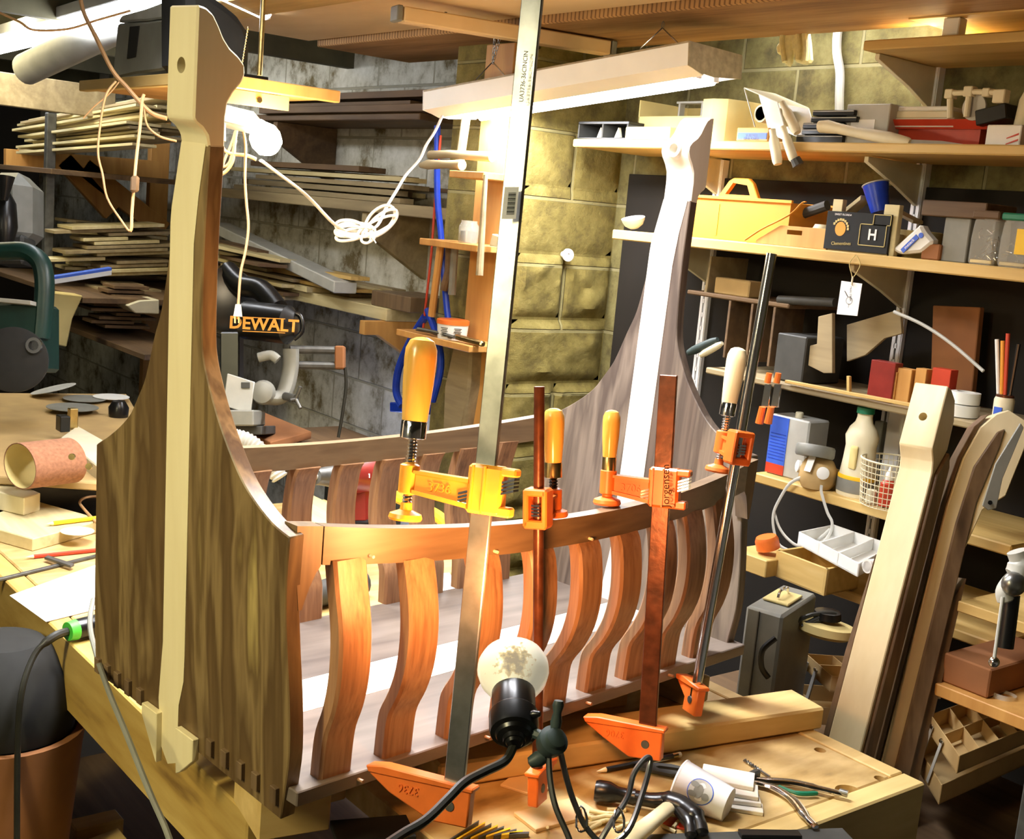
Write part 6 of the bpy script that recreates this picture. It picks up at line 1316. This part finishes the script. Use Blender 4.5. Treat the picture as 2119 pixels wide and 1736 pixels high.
# ---- things on the left part of the bench
def blk(P, z, h, m_, name, label, cat, bev=.002):
    return one(B().prism([pZ(x, y, z+h) for x, y in P], (0, 0, -h+.0004), bev), name, M[m_], label, cat)
blk(((-60, 1080), (68, 1115), (215, 1075), (70, 1035)), BZ, .03, 'lumber', 'thick_board', 'thick pale board lying at the left edge of the bench under the cube block', 'board')
ZB = BZ+.03
blk(((-40, 1010), (50, 1030), (84, 1020), (60, 1010), (0, 1000)), ZB, .045, 'maple', 'beech_block', 'cube-ended beech block on the thick pale board at the left edge', 'wood block')
pencil('pencil', pZ(94, 1090, ZB)+V((0, 0, .006)), pZ(215, 1075, ZB)+V((0, 0, .006)), .0055, 'yellow', 'fat yellow pencil lying on the thick pale board', fer=False)
one(B().lathe(pZ(160, 1100, ZB)+V((0, 0, .001)), (0, 0, 1), [(0, 0), (.038, 0), (.038, .001), (0, .001)], 24), 'perforated_disc', M['cream'], 'perforated round sanding disc beside the fat yellow pencil', 'sanding disc')
pencil('pencil', pZ(52, 1158, BZ)+V((0, 0, .005)), pZ(205, 1142, BZ)+V((0, 0, .005)), .0048, 'red', 'red pencil in front of the thick pale board', fer=False)
tsq = B().beam(pZ(-30, 1210, BZ)+V((0, 0, .004)), pZ(215, 1150, BZ)+V((0, 0, .004)), V((.004, .012, 0)), (0, 0, .006), .001).beam(pZ(95, 1162, BZ)+V((0, 0, .010)), pZ(150, 1180, BZ)+V((0, 0, .010)), V((.012, .012, 0)), (0, 0, .006), .001)
one(tsq, 'steel_square', M['steel_d'], 'dark steel marking tool lying beside the red pencil', 'tool')
one(B().tube(spline([pZ(x, y, ZB)+V((0, 0, .004)) for x, y in ((205, 1090), (175, 1058), (165, 1042), (180, 1032), (215, 1030))], 5), .0035, 8), 'cable_loop', M['cord'], 'tan cable looping on the thick pale board behind the cradle edge', 'cable')
blk(((20, 1232), (200, 1168), (240, 1250), (95, 1286)), BZ+.001, .0015, 'paper', 'paper_sheet', 'white paper sheet sticking out left of the cradle over the bench edge', 'paper', 0)
rt_ = thing('rotary_tool', 'black rotary tool with bright green ring lying left of the cradle foot', 'rotary tool', pZ(170, 1300, BZ))
a = pZ(140, 1330, BZ)+V((0, 0, .022)); b_ = pZ(240, 1305, BZ)+V((0, 0, .022)); d = (b_-a).normalized()
B().tube([a, a+d*.012, b_, b_+d*.05], [.012, .019, .020, .016], 20).build('tool_body', M['black'], rt_)
B().tube([a-d*.001, a+d*.016], [.0175, .0195], 20).build('green_ring', M['green_b'], rt_)
B().tube(spline([a, a-d*.03+V((0, 0, -.004)), a-d*.055+V((-.01, 0, -.03)), a-d*.075+V((-.02, -.02, -.09)), a-d*.08+V((-.02, -.02, -.2)), a-d*.08+V((-.02, -.03, -.4))], 5), [.008]*8+[.0055]*18, 10).build('power_lead', M['cord_b'], rt_)
one(B().tube(spline([pD(x, y, d_) for x, y, d_ in ((193, 1240, 2.05), (186, 1290, 1.98), (198, 1350, 1.9), (225, 1430, 1.76), (262, 1520, 1.66), (310, 1640, 1.58), (345, 1720, 1.54), (370, 1800, 1.5))], 6), .0042, 8), 'grey_lead', M['gray'], 'grey lead hanging down along the bench apron', 'cord')
# under the bench, left: shop vacuum, bucket and scraps
vb = thing('bucket_bin', 'dark drum with a torn orange-brown rim on the floor at lower left', 'bin', (.05, 1.9, 0))
q = pZ(5, 1500, .71); q.z = .41
B().lathe(q, (0, 0, 1), [(0, 0), (.12, 0), (.145, .26), (.15, .30), (.135, .30), (.12, .02), (0, .02)], 32).build('drum', M['card_r'], vb)
B().lathe(q+V((0, 0, .30)), (0, 0, 1), [(.0, .0), (.13, 0), (.14, .06), (.12, .12), (.07, .17), (0, .18)], 28).build('vacuum_lid', M['black_m'], vb)
one(B().box(q.x-.25, q.x+.15, q.y-.25, q.y+.3, .0, .409, .003), 'plywood_stack', M['lumber_d'], 'low dark stack on the floor under the drum', 'stack')
for k, (a, b_, w_, lab) in enumerate((((150, 1650), (250, 1628), .05, 'short yellow offcut beside the drum under the bench'), ((150, 1710), (260, 1670), .07, 'wide yellow offcut at the bottom left under the bench'))):
    p = pZ(*a, .5); q_ = pZ(*b_, .5); p.z = q_.z = .42+.0*k; one(B().beam(p, q_, V((.0, w_, 0)), (0, 0, .04), .003), 'offcut', M['pine'], lab, 'offcut')
one(B().box(.62, .99, 1.66, 2.2, .30, .40, .004), 'under_bench_carton', M['card_y'], 'carton on the lower shelf of the bench beneath the offcuts', 'box')
# ---------------------------------------------------------------- hanging platform with machine and bulb
PZ_ = 1.985
pl_ = thing('hanging_platform', 'pine platform hung from the ceiling by a threaded rod, behind the near post', 'platform', (1.27, 2.9, PZ_-.03))
B().box(1.10, 1.43, 2.50, 2.522, PZ_-.026, PZ_, .002).build('front_board', M['pine_o'], pl_)
B().box(1.125, 1.41, 2.523, 3.24, PZ_-.022, PZ_-.004, .002).build('deck', M['pine_o'], pl_)
B().box(1.10, 1.122, 2.523, 3.26, PZ_-.026, PZ_, .002).build('end_board', M['pine_y'], pl_)
chz = PZ_-.027
ch = thing('channel_strut', 'pinkish metal channel bolted beneath the hanging platform', 'bracket', (1.2, 2.6, chz-.028))
xa = pY(470, 200, 2.53).x; xb = pY(598, 215, 2.53).x
B().box(xa, xb, 2.53, 2.534, chz-.030, chz).box(xa, xb, 2.534, 2.58, chz-.003, chz).build('channel', M['card'], ch)
B().lathe(V(((xa+xb)/2, 2.5298, chz-.015)), (0, -1, 0), [(0, 0), (.007, 0), (.007, .005), (0, .005)], 6).build('bolt', M['brass'], ch)
r0 = pZ(537, 157, PZ_)
one(B().tube([V((r0.x, r0.y, PZ_+.001)), V((r0.x, r0.y, 2.46))], .0055, 10), 'threaded_rod', M['brass'], 'brassy threaded rod holding up the hanging platform', 'rod')
mc = thing('bench_machine', 'grey and black machine housing with purple sticker sitting on the hanging platform', 'machine', V((1.15, 2.7, PZ_)))
XM = 1.115
B().prism([pX(x, y, XM) for x, y in ((243, 48), (300, 45), (352, 38), (352, 138), (330, 146), (280, 152), (232, 163))], (.12, 0, 0), .005).build('grey_housing', M['gray'], mc)
B().prism([pX(x, y, XM+.004) for x, y in ((243, 46), (250, 32), (300, 18), (352, -2), (352, 36), (300, 43))], (.10, 0, 0), .004).build('upper_cover', M['lgray'], mc)
B().prism([pX(x, y, XM-.002) for x, y in ((268, 55), (288, 53), (280, 118), (262, 122))], (.004, 0, 0), .001).build('dark_slot', M['black_m'], mc)
B().prism([pX(x, y, XM-.001) for x, y in ((342, 12), (366, 6), (362, 34), (337, 38))], (.002, 0, 0)).build('purple_sticker', M['purple'], mc)
B().prism([pY(x, y, 2.56) for x, y in ((390, -40), (440, -10), (480, 18), (508, 45), (522, 80), (520, 120), (505, 145), (470, 152), (390, 148))], (0, .16, 0), .02).build('black_body', M['black_m'], mc)
B().box(1.12, 1.28, 2.56, 3.05, PZ_+.0005, PZ_+.012, .001).build('base', M['black'], mc)
pc = thing('pull_chain', 'beaded pull chain hanging above the hanging platform', 'pull chain', pD(500, 150, 2.6))
bb = B()
for k in range(16): bb.ball(pD(513-k*1.0, 60+k*6, 2.55), .0022, 8, 6)
bb.build('beads', M['brass'], pc)
B().tube([pD(513, 55, 2.55), pD(498, 150, 2.55)], .0006, 4).build('wire', M['brass'], pc)
hb = thing('hanging_bulb', 'glowing bulb in an old grey box under the hanging platform', 'lamp', pD(520, 250, 2.65))
B().lathe(pD(535, 262, 2.54), (RT*.5-UP*.85-FW*.2), [(0, -.01), (.014, -.008), (.018, .0), (.030, .018), (.0325, .034), (.028, .052), (.014, .064), (0, .067)], 28).build('bulb_glass', M['bulb'], hb)
B().obox(pD(497, 248, 2.56), RT*.033-UP*.008, UP*.018+RT*.004, FW*.03, .003).build('junction_box', M['gray'], hb)
B().obox(pD(456, 246, 2.54), RT*.010, UP*.018, FW*.008, .003).build('plug_body', M['white'], hb)
B().tube([pD(459, 262, 2.53), pD(459, 292, 2.53)], .008, 12).build('strain_relief', M['cream'], hb)
# cords around the platform
for l, r, m_, lab in (([(459, 290), (462, 308), (478, 318), (510, 322), (530, 330)], .004, 'cord', 'tan lead curving from the white plug under the glowing bulb'),
                      ([(487, 272), (478, 300), (465, 330), (462, 345), (475, 335), (488, 290)], .003, 'cord', 'thin looped lead left of the glowing bulb'),
                      ([(447, 340), (455, 360), (470, 352), (482, 330), (486, 290), (492, 258)], .004, 'cord', 'tan lead looping beside the near cradle post')):
    one(B().tube(spline([pD(x, y, 2.63) for x, y in l], 5), r, 8), 'lead', M[m_], lab, 'cord')
pgc = thing('dangling_plug', 'tan cord hanging straight down with a two-pin plug in front of the saw', 'cord', pD(500, 500, 2.6))
B().tube(spline([pD(x, y, 2.6) for x, y in ((500, 258), (508, 300), (507, 370), (510, 420), (514, 470), (508, 520), (498, 565), (493, 632))], 5), .0042, 8, flat=.6).build('cord_run', M['cord'], pgc)
B().tube([pD(493, 630, 2.6), pD(492, 655, 2.6)], [.006, .0095], 10).build('plug_body', M['cream'], pgc)
for dx in (-4, 4): B().obox(pD(491+dx, 661, 2.6), RT*.0015, UP*.008, FW*.004).build('pin', M['brass'], pgc)
isw = thing('inline_switch_cord', 'tan cord loop with a brown inline switch hanging left of the near post', 'cord', pD(270, 400, 2.7))
B().tube(spline([pD(x, y, 2.75) for x, y in ((240, 168), (218, 200), (206, 270), (203, 320), (212, 360), (222, 410), (250, 455), (270, 478), (273, 440), (276, 400), (282, 330), (290, 260), (294, 210), (298, 195))], 5), .0038, 8, flat=.7).build('cord_run', M['cord'], isw)
B().obox(pD(279, 381, 2.74), RT*.009, UP*.018+RT*.001, FW*.007, .004).build('switch', M['lumber_d'], isw)
for l, r, lab in (([(165, -10), (175, 30), (200, 80), (232, 145), (262, 180), (290, 212), (315, 235), (345, 245)], .0058, 'thick tan cable dropping from the ceiling past the black machine'),
               ([(-10, 22), (40, 45), (70, 62), (140, 60), (200, 42), (270, 22)], .0035, 'brown cable slung along the ceiling at the upper left'),
               ([(298, 225), (305, 260), (330, 282), (365, 292)], .003, 'thin tan lead slipping behind the near post'),
               ([(250, 165), (225, 195), (195, 220), (172, 245)], .002, 'thin wires fraying from the platform end')):
    one(B().tube(spline([pD(x, y, 2.8) for x, y in l], 5), r, 8, flat=.8), 'cable', M['cord'], lab, 'cable')
# duct and ceiling pipe
one(B().tube([pD(40, 150, 4.6), pD(55, 143, 4.6), pD(262, 45, 4.2)], [.045, .058, .058], 24), 'round_duct', M['lgray'], 'grey round duct slanting under the ceiling at upper left', 'duct')
one(B().beam(pY(-40, 178, 5.3), pY(235, 215, 5.3), (0, .05, 0), (0, 0, .13), .003), 'ceiling_beam', M['lumber_g'], 'grey timber beam crossing below the round duct', 'beam')
# ---- tools on the bench seen between the back slats
def zb(px, py, dz=0): return pZ(px, py, BZ)+V((0, 0, dz))
hd_ = thing('rotary_hammer', 'dark red rotary hammer drill standing on the bench behind the back slats', 'power drill', pD(735, 1080, 2.75))
B().tube([pD(700, 985, 2.72), pD(712, 985, 2.72), pD(765, 985, 2.78), pD(785, 990, 2.8)], [.030, .038, .040, .030], 20).build('motor_body', M['red_d'], hd_)
B().obox(pD(742, 1040, 2.77), RT*.026, UP*.045, FW*.025, .008).build('lower_body', M['red_d'], hd_)
B().obox(pD(742, 1092, 2.77), RT*.030, UP*.020, FW*.028, .006).build('black_foot', M['black'], hd_)
B().tube([pD(618, 988, 2.62), pD(655, 986, 2.66)], .007, 10).build('drill_bit', M['lgray'], hd_)
B().tube([pD(652, 986, 2.66), pD(668, 986, 2.68), pD(700, 985, 2.72)], [.018, .020, .028], 18).build('chuck', M['steel_d'], hd_)
text('HILTI', 'brand_lettering', .013, pD(752, 985, 2.725), RT, UP, M['paper'], hd_, .0005, .0004)
one(B().tube(spline([pD(x, y, d_) for x, y, d_ in ((785, 1010, 2.8), (820, 1028, 2.7), (870, 1050, 2.62), (905, 1068, 2.55), (935, 1095, 2.48))], 5), .013, 10), 'yellow_hose', M['yellow'], 'yellow hose running down to the right behind the back slats', 'hose')
blk(((560, 1080), (640, 1105), (720, 1060), (640, 1020)), BZ, .03, 'lumber', 'pale_offcut', 'bright pale offcut lying behind the first back slats', 'offcut')
one(B().tube([zb(640, 1262, .030), zb(745, 1232, .030)], [.026, .030], 16), 'black_torch', M['dgray'], 'dark ribbed cylinder lying behind the cradle between the first slats', 'tube')
blk(((800, 1245), (960, 1235), (930, 1185), (800, 1195)), BZ, .0015, 'paper', 'white_sheet', 'white sheet lying behind the middle back slats', 'paper', 0)
one(B().tube([zb(905, 1010, .02), zb(1010, 1000, .02)], .012, 10), 'wooden_rod', M['lumber_g'], 'wooden rod lying on the bench beyond the middle back slats', 'rod')
for o in bpy.data.objects:
    if '_o' in o.keys(): del o['_o']
